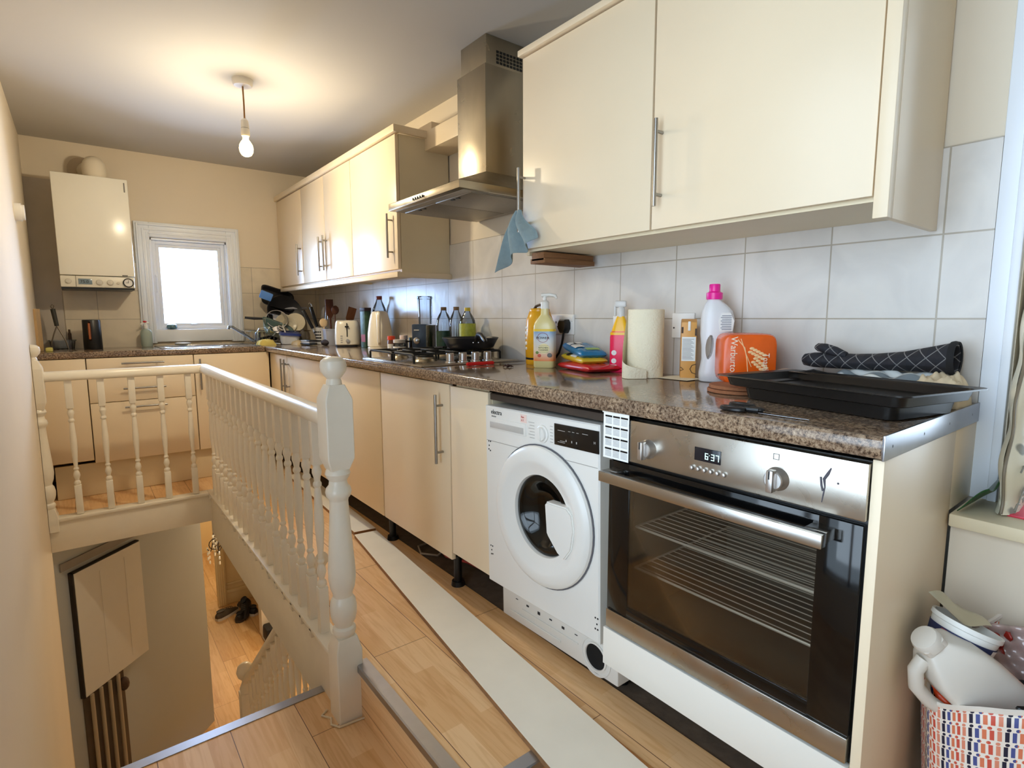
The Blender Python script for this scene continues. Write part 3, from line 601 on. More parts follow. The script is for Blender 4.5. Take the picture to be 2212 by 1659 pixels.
# calendar
cl = thing('calendar', 'white year calendar sheet taped to the top left of the oven panel', 'calendar', (-.5985, .60, .76), world=True)
g = G(); g.box(-.5990, -.5975, .556, .6405, .749, .872, 0); obj('sheet', g, mat('paper_white', (240, 240, 236), .7, var=.01), cl)
g = G(); g.box(-.6003, -.5985, .590, .6440, .868, .884, 0); obj('tape', g, mat('masking_tape', (236, 232, 222), .6), cl)
g2 = G()
for r_ in range(4):
    g = G()
    for c_ in range(3):
        ya = .634-.0262*c_; zt = .862-.0285*r_; g.box(-.6000, -.5988, ya-.0225, ya, zt-.0045, zt)
        for k in range(5): g2.box(-.6000, -.5988, ya-.0215, ya-.001, zt-.0085-.0033*k, zt-.0071-.0033*k)
    obj('month_bars', g, BLACK, cl)
obj('date_rows', g2, mat('grey_print_light', (176, 176, 176), .7), cl)

# washing machine
wm = thing('washing_machine', 'white built-in washing machine without its door panel, between oven and narrow base unit', 'washing machine', (-.55, .91, .03), (R(-1.2), 0, 0), world=False)
# local frame: x depth (front at -.04), y along the wall, z up from .03
def L(g, x0, x1, y0_, y1_, z0, z1, b=0, mi=0): return g.box(x0+.55, x1+.55, y0_-.91, y1_-.91, z0-.03, z1-.03, b, mi)
g = G(); hollow(g, .05, .47, -.258, .272, .185, .77, .02); L(g, -.50, -.08, .658, 1.215, .03, .215, .004); obj('body', g, WMW, wm)
g = G()
def rect_ring(x, inset=0.0, n=64, cy=.888-.91, cz=.508-.03, y0_=.649-.91, y1_=1.178-.91, z0_=.17, z1_=.792):
    out = []
    for k in range(n):
        a = 2*PI*(k+.5)/n; dy, dz = math.cos(a), math.sin(a)
        t = min(((y1_-inset-cy)/dy if dy > 0 else (y0_+inset-cy)/dy), ((z1_-inset-cz)/dz if dz > 0 else (z0_+inset-cz)/dz)); out.append(Vector((x, cy+dy*t, cz+dz*t)))
    for yy, zz in ((y0_+inset, z0_+inset), (y0_+inset, z1_-inset), (y1_-inset, z0_+inset), (y1_-inset, z1_-inset)):
        k = min(range(n), key=lambda i: (out[i]-Vector((x, yy, zz))).length); out[k] = Vector((x, yy, zz))
    return out
def circ(x, r, n=64): return [Vector((x, -.022+r*math.cos(2*PI*(k+.5)/n), .478+r*math.sin(2*PI*(k+.5)/n))) for k in range(n)]
g.loft([circ(.04, .20), circ(-.0375, .20), rect_ring(-.038, .004), rect_ring(-.034, 0), rect_ring(.049, 0)], cap=False)
# dent mouldings in the lower base
fp = obj('front_panel', g, WMW, wm)
g = G(); L(g, -.5885, -.585, .655, 1.172, .702, .7035); g.box(-.0372, -.035, .07-.0, .0715, .673, .79); obj('panel_seam', g, mat('seam_grey', (150, 146, 140), .6), fp)
MX2 = Matrix.Rotation(R(-90), 4, 'Y')
def disc(prof, y, z, x=-.588, n=56, mi=0, g=None):
    g = g or G(); g.lathe(prof, c=(x+.55, y-.91, z-.03), M=MX2, n=n, mi=mi, cap=False); return g
py_, pz_ = .888, .508
g = disc([(.218, -.002), (.219, .006), (.216, .013), (.208, .020), (.196, .024), (.178, .024), (.168, .022), (.150, .010), (.128, .004), (.124, -.012)], py_, pz_)
pd = obj('porthole_door', g, WMW, wm, 25)
g = disc([(.2215, -.001), (.223, .0035), (.2185, .0035)], py_, pz_); obj('door_gap', g, mat('seam_dark', (90, 90, 96), .6), pd)
g = disc([(.125, -.006), (.120, -.002), (.108, .000), (.095, -.008), (.08, -.028), (.06, -.042), (.03, -.048), (.001, -.05)], py_, pz_); obj('glass_bowl', g, PORT, pd)
g = G(); cy, cz = py_-.91, pz_-.03
poly = [(cy-.045, cz+.052), (cy-.040, cz+.060), (cy-.13, cz+.062), (cy-.152, cz+.045), (cy-.160, cz), (cy-.148, cz-.06), (cy-.118, cz-.098), (cy-.090, cz-.085), (cy-.05, cz-.045), (cy-.043, cz-.035)]
g.prism([(-.060, a, b) for a, b in poly], (.034, 0, 0)); bmesh.ops.bevel(g.b, geom=list(g.b.edges), offset=.004, segments=2, affect='EDGES'); obj('door_grip', g, WMW, pd)
g = disc([(.13, -.012), (.135, -.03), (.12, -.05), (.118, -.085)], py_, pz_); obj('door_seal', g, mat('grey_rubber', (70, 72, 74), .55), wm)
g = G()
g.lathe([(.119, .0), (.121, .10), (.11, .20), (.001, .205)], c=(.045, py_-.91, pz_-.03), M=Matrix.Rotation(R(90), 4, 'Y'), n=40, cap=False)
for k in range(40):
    a = k*2.4; rr = .10*math.sqrt((k+.5)/40); g.ball((.238, py_-.91+rr*math.cos(a), pz_-.03+rr*math.sin(a)), .0055, n=6)
obj('drum', g, mat('drum_steel', (70, 70, 72), .5, .6), wm)
# detergent drawer, dial, screen
g = G(); L(g, -.591, -.5865, .958, 1.150, .745, .7835, .001); dd = obj('detergent_drawer', g, WMW, wm); g = G(); L(g, -.5925, -.590, .968, 1.146, .750, .770, .0012); obj('pull', g, mat('moulding_grey', (186, 182, 176), .5), dd)
g = disc([(.0, 0), (.027, .0), (.0265, .004), (.022, .006), (.020, .012), (.001, .013)], .880, .765); g.box(-.054, -.050, -.034, -.026, .716, .754, .001); obj('dial', g, WMW, wm)
g = G()
for k in range(6): L(g, -.5885, -.5875, .918, .918+.022+.006*(k % 2), .745+.0095*k, .7462+.0095*k); L(g, -.5885, -.5875, .834-.0*k, .834+.012, .745+.0095*k, .7462+.0095*k)
obj('programme_print', g, mat('pale_print', (150, 146, 140), .6), wm)
g = G(); L(g, -.5905, -.587, .650, .826, .742, .805, .001); sc = obj('screen', g, mat('screen_black', (14, 14, 15), .15), wm)
SWP = mat('screen_print', (176, 172, 166), .5)
g = G()
for yy, zz, ww in ((.795, .786, .03), (.762, .788, .009), (.746, .788, .009), (.729, .788, .009), (.795, .752, .03), (.79, .756, .02), (.70, .789, .022)): L(g, -.5912, -.590, yy-ww/2, yy+ww/2, zz, zz+.0012)
for yy in (.775, .752, .733): L(g, -.5912, -.590, yy-.0015, yy+.0015, .757, .763)
obj('icons', g, SWP, sc); text('H', .010, (-.0415, .667-.91, .768-.03), AX, SWP, sc, ext=.0003)
text('electra', .0215, (-.0388, 1.143-.91, .797-.03), AX, BLACK, wm, ext=.0004); text('inverter', .008, (-.0388, 1.140-.91, .787-.03), AX, mat('grey_print'), wm, ext=.0003)
g = G(); L(g, -.5888, -.5875, .955, .985, .787, .813); obj('sticker', g, mat('pink_sticker', (232, 206, 196), .6), wm); text('Run', .009, (-.0392, .981-.91, .802-.03), AX, mat('red_pen', (190, 70, 60), .6), wm, 'handwriting', ext=.0003); text('it 2', .009, (-.0392, .981-.91, .792-.03), AX, mat('red_pen'), wm, 'handwriting', ext=.0003)
g = G()
for yy, zz in ((1.160, .70), (1.150, .70), (1.158, .685), (1.160, .672), (1.152, .668), (1.160, .33), (1.150, .33), (1.156, .315), (1.158, .30), (1.150, .302), (.664, .275), (.655, .275), (.658, .258), (.664, .243), (.655, .243)):
    g.cyl((-.0375, yy-.91, zz-.03), (-.0388, yy-.91, zz-.03), .0028, n=8)
for yy, zz in ((1.19, .175),): g.cyl((.049, yy-.91, zz-.03), (.0475, yy-.91, zz-.03), .006, n=10)
for i in range(7): yy = 1.13-.06*i; g.box(.0485, .050, yy-.91-.006, yy-.91+.006, .085-.004*i % .01, .087+.0-.0*i, 0)
obj('screw_holes', g, mat('hole_dark', (40, 38, 38), .8), wm)
g = G(); g.box(.0465, .050, .90-.91, 1.17-.91, .028, .034, .001); g.box(.0465, .050, .82-.91, 1.10-.91, .058, .062, .001)
g.lathe([(.060, -.001), (.061, .003), (.056, .003), (.055, -.001)], c=(.050, .745-.91, .055), M=MX2, n=32, cap=False)
g.lathe([(.044, -.001), (.045, .005), (.040, .006), (.038, -.001)], c=(.050, .745-.91, .055), M=MX2, n=32, cap=False); obj('base_moulding', g, WMW, wm)
g = G(); g.lathe([(.0, .0005), (.0395, .0015), (.0395, .0005)], c=(.0495, .745-.91, .055), M=MX2, n=28, cap=False); obj('filter_hole', g, mat('hole_black', (4, 4, 4), .9), wm)
g = G()
for yy in (.70, 1.16): g.cyl((.12, yy-.91, -.034), (.12, yy-.91, .0), .018, n=12)
obj('foot', g, BLACK, wm)
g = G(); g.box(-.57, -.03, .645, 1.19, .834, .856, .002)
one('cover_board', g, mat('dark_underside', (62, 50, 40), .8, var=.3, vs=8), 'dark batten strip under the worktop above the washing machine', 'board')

# ================================================================== WALL UNITS
def wall_unit(lbl, y0, y1, doors, z0=1.345, z1=2.045, over=None):
    u = thing('wall_cabinet', lbl, 'cabinet', (-.15, (y0+y1)/2, z0), world=True)
    g = G(); g.box(-.303, -.009, y0, y0+.017, z0, z1); g.box(-.303, -.009, y1-.017, y1, z0, z1); g.box(-.303, -.009, y0+.017, y1-.017, z0+.012, z0+.03); g.box(-.303, -.009, y0+.017, y1-.017, z1-.018, z1); g.box(-.015, -.009, y0+.017, y1-.017, z0+.03, z1)
    obj('body', g, CREAM2, u)
    for a, b, hy, ha, hb in doors:
        g = G(); g.box(-.323, -.305, a+.002, b-.002, 1.366, 2.040, .001); d = obj('door', g, CREAM, u)
        if hy: bar_handle(d, (-.323, hy, ha), (-.323, hy, hb), NX, off=.030, inset=.14)
    return u
def pelmet(nm, y0, y1, z0, z1, lbl, x1=-.34, extra=None, rear=True):
    g = G(); g.box(x1, -.300, y0, y1, z0, z1, .003)
    if rear: g.box(-.302, -.009, y0, y0+.02, z0, z1, .002); return one(nm, g, CREAM, lbl, nm.replace('_', ' '))
wall_unit('cream double wall cabinet nearest the camera with two large doors', .130, 1.316, ((.145, .722, .690, 1.425, 1.662), (.725, 1.316, 1.303, 1.425, 1.655)))
pelmet('cornice', .12, 1.325, 2.045, 2.066, 'cream cornice strip along the top of the near wall cabinet')
pelmet('light_pelmet', .144, 1.320, 1.318, 1.344, 'cream pelmet strip under the near wall cabinet', x1=-.326, rear=False)
g = G(); g.box(-.328, -.30, .114, .1425, 1.318, 2.044, .0015); g.box(-.30, -.009, .114, .129, 1.318, 2.044, .001); one('end_post', g, CREAM, 'cream edge panel at the window end of the near wall cabinet', 'panel')
wall_unit('cream double wall cabinet beside the cooker hood', 2.345, 3.405, ((2.345, 2.945, 2.405, 1.425, 1.652), (2.948, 3.405, 3.372, 1.425, 1.652)))
wall_unit('cream double wall cabinet in the far corner by the window', 3.409, YB-.01, ((3.409, 3.875, 3.455, 1.425, 1.652), (3.878, YB-.012, 3.92, 1.425, 1.652)))
pelmet('cornice', 2.325, YB-.01, 2.046, 2.082, 'cream cornice strip along the top of the far wall cabinets')
pelmet('light_pelmet', 2.325, YB-.01, 1.322, 1.350, 'cream pelmet strip under the far wall cabinets')
g = G(); g.box(-.30, -.04, 1.215, 1.298, 1.312, 1.330, .001); g.box(-.30, -.04, 1.222, 1.290, 1.322, 1.352, .001)
one('batten', g, mat('bare_timber', (130, 88, 52), .7, var=.3, stretch=(2, 30, 30)), 'bare brown timber batten under the near wall cabinet', 'batten')
g = G(); g.box(-.15, -.001, 1.70, 2.36, 1.985, 2.082, .003); g.box(-.10, -.001, 2.36, YB-.02, 2.084, 2.15, .003)
struct('trim_13', g, CREAM, 'white boxing along the wall behind the cooker hood')

# cooker hood
h = thing('cooker_hood', 'stainless steel chimney cooker hood over the gas hob', 'cooker hood', (-.25, 1.77, 1.56), world=True)
g = G(); g.box(-.500, -.009, 1.475, 2.075, 1.598, 1.628, .002)
t0 = [(-.500, 1.475), (-.010, 1.475), (-.010, 2.075), (-.500, 2.075)]; t1 = [(-.265, 1.63), (-.010, 1.63), (-.010, 1.855), (-.265, 1.855)]
g.loft([[(x, y, 1.628) for x, y in t0], [(x, y, 1.722) for x, y in t1]]); can = obj('canopy', g, STEELH, h)
g = G(); g.box(-.262, -.010, 1.635, 1.850, 1.70, 2.155, .0015); obj('lower_chimney', g, STEELH, h)
g = G(); g.box(-.248, -.010, 1.648, 1.838, 2.10, ZC-.001, .0015); uc = obj('upper_chimney', g, STEELH, h)
g = G()
for i in range(8):
    for j in range(4): g.box(-.195+.018*i, -.182+.018*i, 1.6465, 1.6485, 2.172+.014*j, 2.182+.014*j, 0)
obj('vent_holes', g, BLACK, uc)
FM = mat('filter_mesh', (150, 142, 128), .45, .7, var=.2, vs=300)
for a, b in ((1.50, 1.77), (1.776, 2.05)):
    g = G(); g.box(-.43, -.06, a, b, 1.592, 1.600, .002); f = obj('grease_filter', g, FM, h)
    g = G(); g.box(-.42, -.41, (a+b)/2-.03, (a+b)/2-.01, 1.589, 1.593); g.box(-.42, -.41, (a+b)/2+.01, (a+b)/2+.03, 1.589, 1.593); obj('latch', g, BLACK, f)
g = G(); g.box(-.47, -.02, 1.49, 2.06, 1.5955, 1.600); obj('underside', g, mat('hood_underside', (170, 162, 150), .4, .7), h)
for i in range(5):
    g = G(); g.cyl((-.500, 1.835-.02*i, 1.613), (-.506, 1.835-.02*i, 1.613), .0055, n=10); obj('button', g, BLACK, h)

# cloth hanging on the handle of the near cabinet
def hang(u_, v_):
    z = 1.505-.155*v_; spread = .014+.080*v_**.8
    a = (u_-.5)*2
    fold = .020*math.sin(u_*15+v_*2.5)*min(1, .25+v_)
    y = 1.303+a*spread+.035*v_*max(0, a)+.01*math.sin(v_*6)
    x = -.352+fold-.012*math.sin(v_*PI)
    if a > .1: z -= .075*v_*(a-.1)
    if a < -.25: z += .06*v_*(-.25-a)
    return Vector((x, y, z))
g = G(); g.grid(hang, 36, 20)
o = one('dish_cloth', g, mat('blue_grey_cloth', (134, 152, 156), .95, var=.12, vs=50, bump=.15, bs=200), 'blue-grey dish cloth hanging from the handle of the near wall cabinet', 'cloth', ang=80)
mod(o, 'SOLIDIFY', thickness=.003); mod(o, 'SUBSURF', levels=1, render_levels=2)
g = G(); g.tube([(-.353, 1.303, 1.515), (-.372, 1.300, 1.50), (-.372, 1.318, 1.47), (-.36, 1.36, 1.41), (-.352, 1.405, 1.335)], [.006, .012, .018, .024, .006], 10)

# boiler
b = thing('boiler', 'white wall-hung gas boiler left of the sink window', 'boiler', (-1.54, 4.34, 1.31), world=True)
g = G(); g.box(-1.732, -1.340, 4.170, YB-.012, 1.388, 2.012, .006); bc = obj('casing', g, mat('boiler_white', (238, 236, 226), .22, var=.02), b)
g = G(); g.box(-1.732, -1.345, 4.172, YB-.02, 1.312, 1.384, .006); pn = obj('control_panel', g, mat('boiler_panel', (226, 222, 208), .35), b)
g = G(); g.box(-1.730, -1.347, 4.18, YB-.03, 1.300, 1.312); obj('underside', g, BLACK, b)
AYb = Matrix.Rotation(R(90), 4, 'X')
def dial(x, z, r, m=None, nm='dial'):
    g = G(); g.lathe([(r, 0), (r*.98, .004), (r*.8, .006), (r*.75, .012), (.0005, .0125)], c=(x, 4.172, z), M=AYb, n=24); g.box(x-.001, x+.001, 4.157, 4.161, z-r*.6, z+r*.6)
    return obj(nm, g, m or mat('dial_cream', (206, 202, 190), .4), b)
dial(-1.692, 1.349, .017); dial(-1.535, 1.345, .019); dial(-1.478, 1.345, .019); dial(-1.435, 1.343, .009)
g = G(); g.lathe([(.030, 0), (.030, .010), (.024, .012), (.024, .008)], c=(-1.380, 4.172, 1.347), M=AYb, n=28, cap=False); cl_ = obj('clock_rim', g, BLACK, b)
g = G(); g.lathe([(.026, .006), (.0005, .007)], c=(-1.380, 4.172, 1.347), M=AYb, n=28, cap=False); obj('clock_face', g, PLAST, cl_)
g = G(); g.box(-1.381, -1.379, 4.160, 4.164, 1.345, 1.363); g.box(-1.394, -1.379, 4.160, 4.164, 1.346, 1.348); obj('clock_hands', g, BLACK, cl_)
g = G(); g.box(-1.642, -1.572, 4.168, 4.173, 1.331, 1.366, .001); ds = obj('display', g, mat('lcd', (120, 138, 150), .2), b); text('75.0', .026, (-1.634, 4.1675, 1.339), AY, BLACK, ds, 'digits')
g = G(); g.box(-1.655, -1.653, 4.169, 4.172, 1.315, 1.383); g.box(-1.363, -1.356, 4.168, 4.172, 1.93, 1.99, .001); g.box(-1.41, -1.38, 4.166, 4.172, 1.390, 1.397, .001); obj('badge', g, mat('grey_print'), b)
g = G(); g.lathe([(.064, -.01), (.066, .04), (.058, .075), (.04, .10), (.02, .11), (.001, .112)], c=(-1.505, 4.285, 2.045), n=24)
g.lathe([(.062, 0), (.062, .03)], c=(-1.505, 4.285, 2.010), n=24); g.cyl((-1.515, 4.29, 2.085), (-1.545, YB-.002, 2.10), .052, n=20)
obj('flue_elbow', g, mat('flue_white', (226, 216, 196), .5), b)
g = G(); g.cyl((-1.56, YB-.02, 2.10), (-1.56, YB-.001, 2.10), .085, n=28); obj('flue_collar', g, mat('flue_collar', (196, 180, 156), .7), b)

# ceiling pendant
p = thing('pendant_lamp', 'bare glowing bulb hanging on a cord from the ceiling', 'lamp', (-.935, 2.75, ZC), world=True)
g = G(); g.lathe([(.048, 0), (.046, -.022), (.040, -.030), (.006, -.032), (.001, -.032)], c=(-.935, 2.75, ZC), n=28); obj('ceiling_rose', g, PLAST, p)
g = G(); g.tube([(-.935, 2.75, ZC-.03), (-.934, 2.75, 2.17), (-.935, 2.75, 2.09)], .004, 8); obj('cord', g, mat('cord_brown', (150, 108, 56), .7), p)
g = G(); g.lathe([(.008, 2.095), (.017, 2.085), (.019, 2.06), (.019, 2.050)], c=(-.935, 2.75, 0), n=20); g.lathe([(.020, 2.048), (.021, 2.02), (.018, 2.012), (.014, 2.010)], c=(-.935, 2.75, 0), n=20); obj('lamp_holder', g, PLAST, p)
g = G(); g.lathe([(.0185, 2.052), (.0185, 2.047)], c=(-.935, 2.75, 0), n=20); obj('holder_ring', g, BLACK, p)
g = G(); g.lathe([(.013, 2.012), (.014, 1.995), (.022, 1.985), (.030, 1.970), (.033, 1.952), (.030, 1.935), (.022, 1.922), (.010, 1.916), (.001, 1.915)], c=(-.935, 2.75, 0), n=24)
obj('bulb', g, mat('bulb_glow', (255, 240, 200), .4, emit=(255, 214, 130), es=14), p)
g = G(); g.cyl((XL, 3.49, 1.652), (XL+.028, 3.49, 1.652), .045, n=24); g.cyl((XL+.028, 3.49, 1.652), (XL+.040, 3.49, 1.652), .038, n=24); one('wall_thermostat', g, PLAST, 'small round white knob thermostat on the left wall', 'thermostat')

# sockets
def socket(lbl, y, z, w_=.146, sw=1, plug=False):
    s_ = thing('wall_socket', lbl, 'socket', (-.009, y, z), world=True)
    g = G(); g.box(-.019, -.0085, y-w_/2, y+w_/2, z-.043, z+.043, .003); pl = obj('plate', g, PLAST, s_)
    for k in ((-1, 1) if w_ > .1 else (0,)):
        c = y+k*w_*.24
        if sw == 1:
            g = G(); g.box(-.0200, -.0188, c-.0022, c+.0022, z+.004, z+.013); g.box(-.0200, -.0188, c-.016, c-.008, z-.013, z-.008); g.box(-.0200, -.0188, c+.008, c+.016, z-.013, z-.008); obj('pin_holes', g, BLACK, pl)
            g = G(); g.box(-.023, -.018, c-.030-.006, c-.030+.006, z+.012, z+.034, .002); obj('switch', g, PLAST, pl)
    return s_
s1 = socket('white double wall socket with a black plug beside the blue wipes packet', 1.425, 1.082)
g = G(); g.loft([[(-.020-d, 1.395+a*s_, 1.075+b*s_) for a, b in ((-.026, .015), (-.018, .028), (.018, .028), (.026, .015), (.026, -.012), (.014, -.030), (-.014, -.030), (-.026, -.012))] for d, s_ in ((.0, 1), (.022, 1), (.030, .8))])
g.tube([(-.035, 1.395, 1.05), (-.036, 1.398, 1.025), (-.030, 1.41, 1.0), (-.028, 1.43, .96), (-.02, 1.47, .925)], .005, 8)
one('power_plug', g, BLACK, 'black three-pin plug with a cord in the double socket', 'plug')
socket('white wall socket mostly hidden behind the pink spray bottle', 1.09, 1.075, .086)
s3 = socket('white single spur plate behind the brown drinks carton', .815, 1.083, .088, 0)
g = G(); g.cyl((-.020, .85, 1.075), (-.0185, .85, 1.075), .003, n=8); obj('screw', g, BLACK, s3)

# ================================================================== ON THE WORKTOP
ZW = .9105
# gas hob
hb = thing('gas_hob', 'stainless steel gas hob with black cast iron pan supports', 'hob', (-.30, 1.97, ZW), world=True)
g = G(); g.box(-.572, -.060, 1.668, 2.262, ZW, ZW+.006, .002); g.box(-.560, -.072, 1.680, 2.250, ZW+.005, ZW+.008, .002)
obj('hob_plate', g, m_steel('hob_steel', (168, 160, 148), .3, (2, 40, 2)), hb)
BR = [(-.440, 1.87, .040), (-.190, 1.87, .032), (-.440, 2.12, .032), (-.190, 2.12, .046)]
for x, y, r in BR:
    g = G(); g.lathe([(r*1.35, 0), (r*1.2, .008), (r, .012), (r, .020), (r*.7, .021), (.001, .021)], c=(x, y, ZW+.007), n=24); b_ = obj('burner', g, STEELH, hb)
    g = G(); g.lathe([(r*.92, .021), (r*.95, .026), (r*.85, .030), (.001, .031)], c=(x, y, ZW+.007), n=24); obj('burner_cap', g, IRON, b_)
zg = ZW+.045
for ya, yb in ((1.775, 1.975), (1.985, 2.235)):
    g = G()
    for x in (-.545, -.315, -.085):
        g.tube([(x, ya+.006, ZW+.008), (x, ya+.006, zg-.006), (x, ya+.018, zg), (x, yb-.018, zg), (x, yb-.006, zg-.006), (x, yb-.006, ZW+.008)], .0055, 6)
    for yy in (ya+.012, yb-.012): g.tube([(-.545, yy, zg), (-.085, yy, zg)], .005, 6)
    cy = (ya+yb)/2
    for x in (-.44, -.19):
        for dx, dy in ((1, 0), (-1, 0), (0, 1), (0, -1)): g.tube([(x+dx*.022, cy+dy*.022, zg+.003), (x+dx*.105, cy+dy*(yb-ya)*.47, zg+.0)], .0048, 6)
    obj('pan_support', g, IRON, hb)
for i in range(4):
    x = -.405+.066*i
    g = G(); g.lathe([(.023, 0), (.022, .005), (.0175, .007), (.0175, .038), (.016, .040), (.001, .040)], c=(x, 1.715, ZW+.008), n=24); g.box(x-.018, x+.018, 1.7105, 1.7195, ZW+.036, ZW+.050, .002)
    obj('knob', g, mat('satin_knob'), hb)
# frying pan on the wall-side burner
fp_ = thing('frying_pan', 'black non-stick frying pan on the gas hob', 'frying pan', (-.185, 1.885, zg+.009), world=False, rot=R(-112))
g = G(); g.lathe([(.001, 0), (.095, 0), (.112, .010), (.128, .040), (.136, .052), (.134, .054), (.126, .041), (.109, .014), (.092, .005), (.001, .005)], n=48, cap=False); obj('bowl', g, mat('pan_black', (26, 26, 30), .4, var=.2), fp_)
g = G(); g.tube([(.130, 0, .040), (.150, 0, .060), (.185, 0, .072), (.25, 0, .070), (.30, 0, .052), (.315, 0, .046)], [.006, .010, .012, .012, .011, .006], 12); obj('handle', g, BLACK, fp_)
g = G()
for a in (-.1, .1): g.ball((.123*math.cos(a), .123*math.sin(a), .034), .004, n=8)
obj('rivets', g, CHROME, fp_)
# red handled knife lying on hob edge
k_ = thing('knife', 'knife with a bright red handle lying in front of the hob knobs', 'knife', (-.395, 1.60, ZW+.001), rot=R(-4))
g = G(); g.loft([[(0, y, z) for y, z in ((-.010, 0), (.010, 0), (.011, .014), (-.009, .014))], [(.135, y, z) for y, z in ((-.008, .0), (.008, .0), (.009, .014), (-.007, .014))]]); bmesh.ops.bevel(g.b, geom=list(g.b.edges), offset=.004, segments=2, affect='EDGES'); obj('handle', g, mat('red_plastic', (214, 26, 30), .35), k_)
g = G(); g.loft([[(.13, -.012, .006), (.13, .012, .006), (.13, .012, .008), (.13, -.012, .008)], [(.26, -.012, .006), (.26, .010, .006), (.26, .010, .008), (.26, -.012, .008)], [(.30, -.002, .006), (.30, .002, .006), (.30, .002, .007), (.30, -.002, .007)]]); obj('blade', g, mat('blade_dark', (60, 60, 64), .25, .8), k_)
g = G()
for k in range(7): a = k*.9; g.tube([(0, 0, .003), (.012*math.cos(a), .012*math.sin(a), .008+.003*(k % 2)), (.022*math.cos(a+.3), .022*math.sin(a+.3), .003)], [.003, .003, .0015], 6)
one('dried_sprig', g, mat('dried_brown', (62, 34, 28), .8), 'small dark dried sprig on the worktop left of the yellow bottles', 'food scrap', loc=(-.300, 1.44, ZW))

# --- cleaner, container, plugs' side
def tf(s, size, x, y, z, m, parent, **k): return text(s, size, (x, y, z), AX, m, parent, **k)
LBK = mat('label_black', (26, 24, 28), .6)
c_ = thing('cleaner_bottle', 'yellow kitchen cleaner pump bottle with a blue and orange label', 'bottle', (-.185, 1.345, ZW), rot=R(33)); c_.scale = (1.08, 1.16, 1.0)
def ovalring(a, b, z, n=28): return [Vector((a*math.cos(2*PI*k/n), b*math.sin(2*PI*k/n), z)) for k in range(n)]
PALE = mat('pale_yellow_liquid', (226, 212, 150), .25, var=.03)
def sq(a, b, z, n=32, p=.5):
    out = []
    for k in range(n):
        t = 2*PI*k/n; cx, sy = math.cos(t), math.sin(t); out.append(Vector((a*math.copysign(abs(cx)**p, cx), b*math.copysign(abs(sy)**p, sy), z)))
    return out
g = G(); g.loft([sq(.024, .034, 0), sq(.027, .037, .006), sq(.027, .037, .165), sq(.025, .034, .180), sq(.017, .020, .203), sq(.013, .014, .212), sq(.012, .012, .240)]); obj('body', g, PALE, c_)
m, N, L_, P = base('cleaner_label'); tc = N.new('ShaderNodeTexCoord'); sx_ = N.new('ShaderNodeSeparateXYZ'); L_.new(tc.outputs['Object'], sx_.inputs[0]); cr = N.new('ShaderNodeValToRGB'); mr = N.new('ShaderNodeMapRange')
mr.inputs[1].default_value = .03; mr.inputs[2].default_value = .15; L_.new(sx_.outputs[2], mr.inputs[0]); L_.new(mr.outputs[0], cr.inputs[0]); e = cr.color_ramp.elements; e[0].color = lin((236, 140, 70)); e[1].color = lin((120, 160, 200)); x_ = e.new(.35); x_.color = lin((232, 216, 190)); x_ = e.new(.7); x_.color = lin((206, 212, 214)); L_.new(cr.outputs[0], P.inputs[0]); P.inputs['Roughness'].default_value = .4
g = G(); g.loft([sq(.0275, .0375, .028), sq(.0275, .0375, .146)], cap=False); lb_ = obj('label', g, m, c_)
g = G(); g.loft([sq(.0276, .0376, .147), sq(.0276, .0376, .156)], cap=False); obj('yellow_band', g, mat('label_yellow', (236, 200, 60), .5), lb_)
tf('POWER', .0135, -.0285, .0235, .116, LBK, lb_, sx=1.0); g = G(); g.lathe([(.019, 0), (.0195, .0006), (.018, .0006), (.018, 0)], c=(-.0280, 0, .122), M=MX, n=24, cap=False); obj('emblem', g, mat('label_red', (150, 60, 66), .5), lb_)
g = G(); g.lathe([(.001, .0004), (.020, .0004), (.020, 0)], c=(-.0277, -.004, .078), M=MX, n=24, cap=False); obj('roundel', g, mat('label_cream', (240, 226, 170), .5), lb_)
tf('KITCHEN', .0082, -.0285, .015, .079, LBK, lb_); tf('CLEANER', .0082, -.0285, .015, .070, LBK, lb_)
g = G(); g.box(-.0285, -.0278, -.02, .014, .090, .0906); g.box(-.0285, -.0278, -.02, .014, .064, .0646); obj('rules', g, LBK, lb_)
g = G(); g.ball((-.027, .020, .062), .006, (.2, 1, 1), 10); obj('lime', g, mat('lime_green', (110, 140, 60), .5), lb_)
g = G(); g.ball((-.027, .012, .050), .007, (.2, 1, 1), 10); obj('berry', g, mat('berry_red', (214, 90, 70), .5), lb_)
g = G(); g.ball((-.027, -.024, .052), .009, (.2, 1, 1), 10); obj('tap_print', g, mat('grey_print'), lb_)
CW = mat('milky_white_plastic', (232, 230, 222), .35)
g = G(); g.lathe([(.0145, .236), (.0145, .262), (.010, .268), (.006, .270), (.006, .286)], n=20); g.tube([(0, .012, .290), (0, -.018, .291), (0, -.036, .287), (0, -.042, .276)], [.008, .0085, .007, .004], 10); obj('pump', g, CW, c_)

t = thing('storage_tin', 'golden yellow tall tin with black carry strap behind the cleaner bottle', 'tin', (-.092, 1.485, ZW)); t.scale = (1.14, 1.14, 1.0)
YL = mat('golden_tin', (224, 164, 30), .25, var=.10, vs=30)
g = G(); g.lathe([(.050, 0), (.052, .004), (.052, .022)], n=36); g.lathe([(.051, .030), (.053, .034), (.054, .12), (.051, .19), (.040, .226), (.036, .230), (.001, .231)], n=36); tb = obj('body', g, YL, t)
g = G(); g.lathe([(.0525, .022), (.0525, .030)], n=36, cap=False); obj('base_band', g, BLACK, tb)
g = G(); g.lathe([(.0385, .227), (.0385, .236), (.034, .240), (.001, .241)], n=30); obj('lid', g, YL, t)
g = G(); g.tube([(0, .032, .236), (0, .02, .250), (0, 0, .255), (0, -.02, .250), (0, -.032, .236)], .0055, 8); obj('carry_strap', g, mat('strap_brown', (70, 52, 34), .6), t)
g = G()
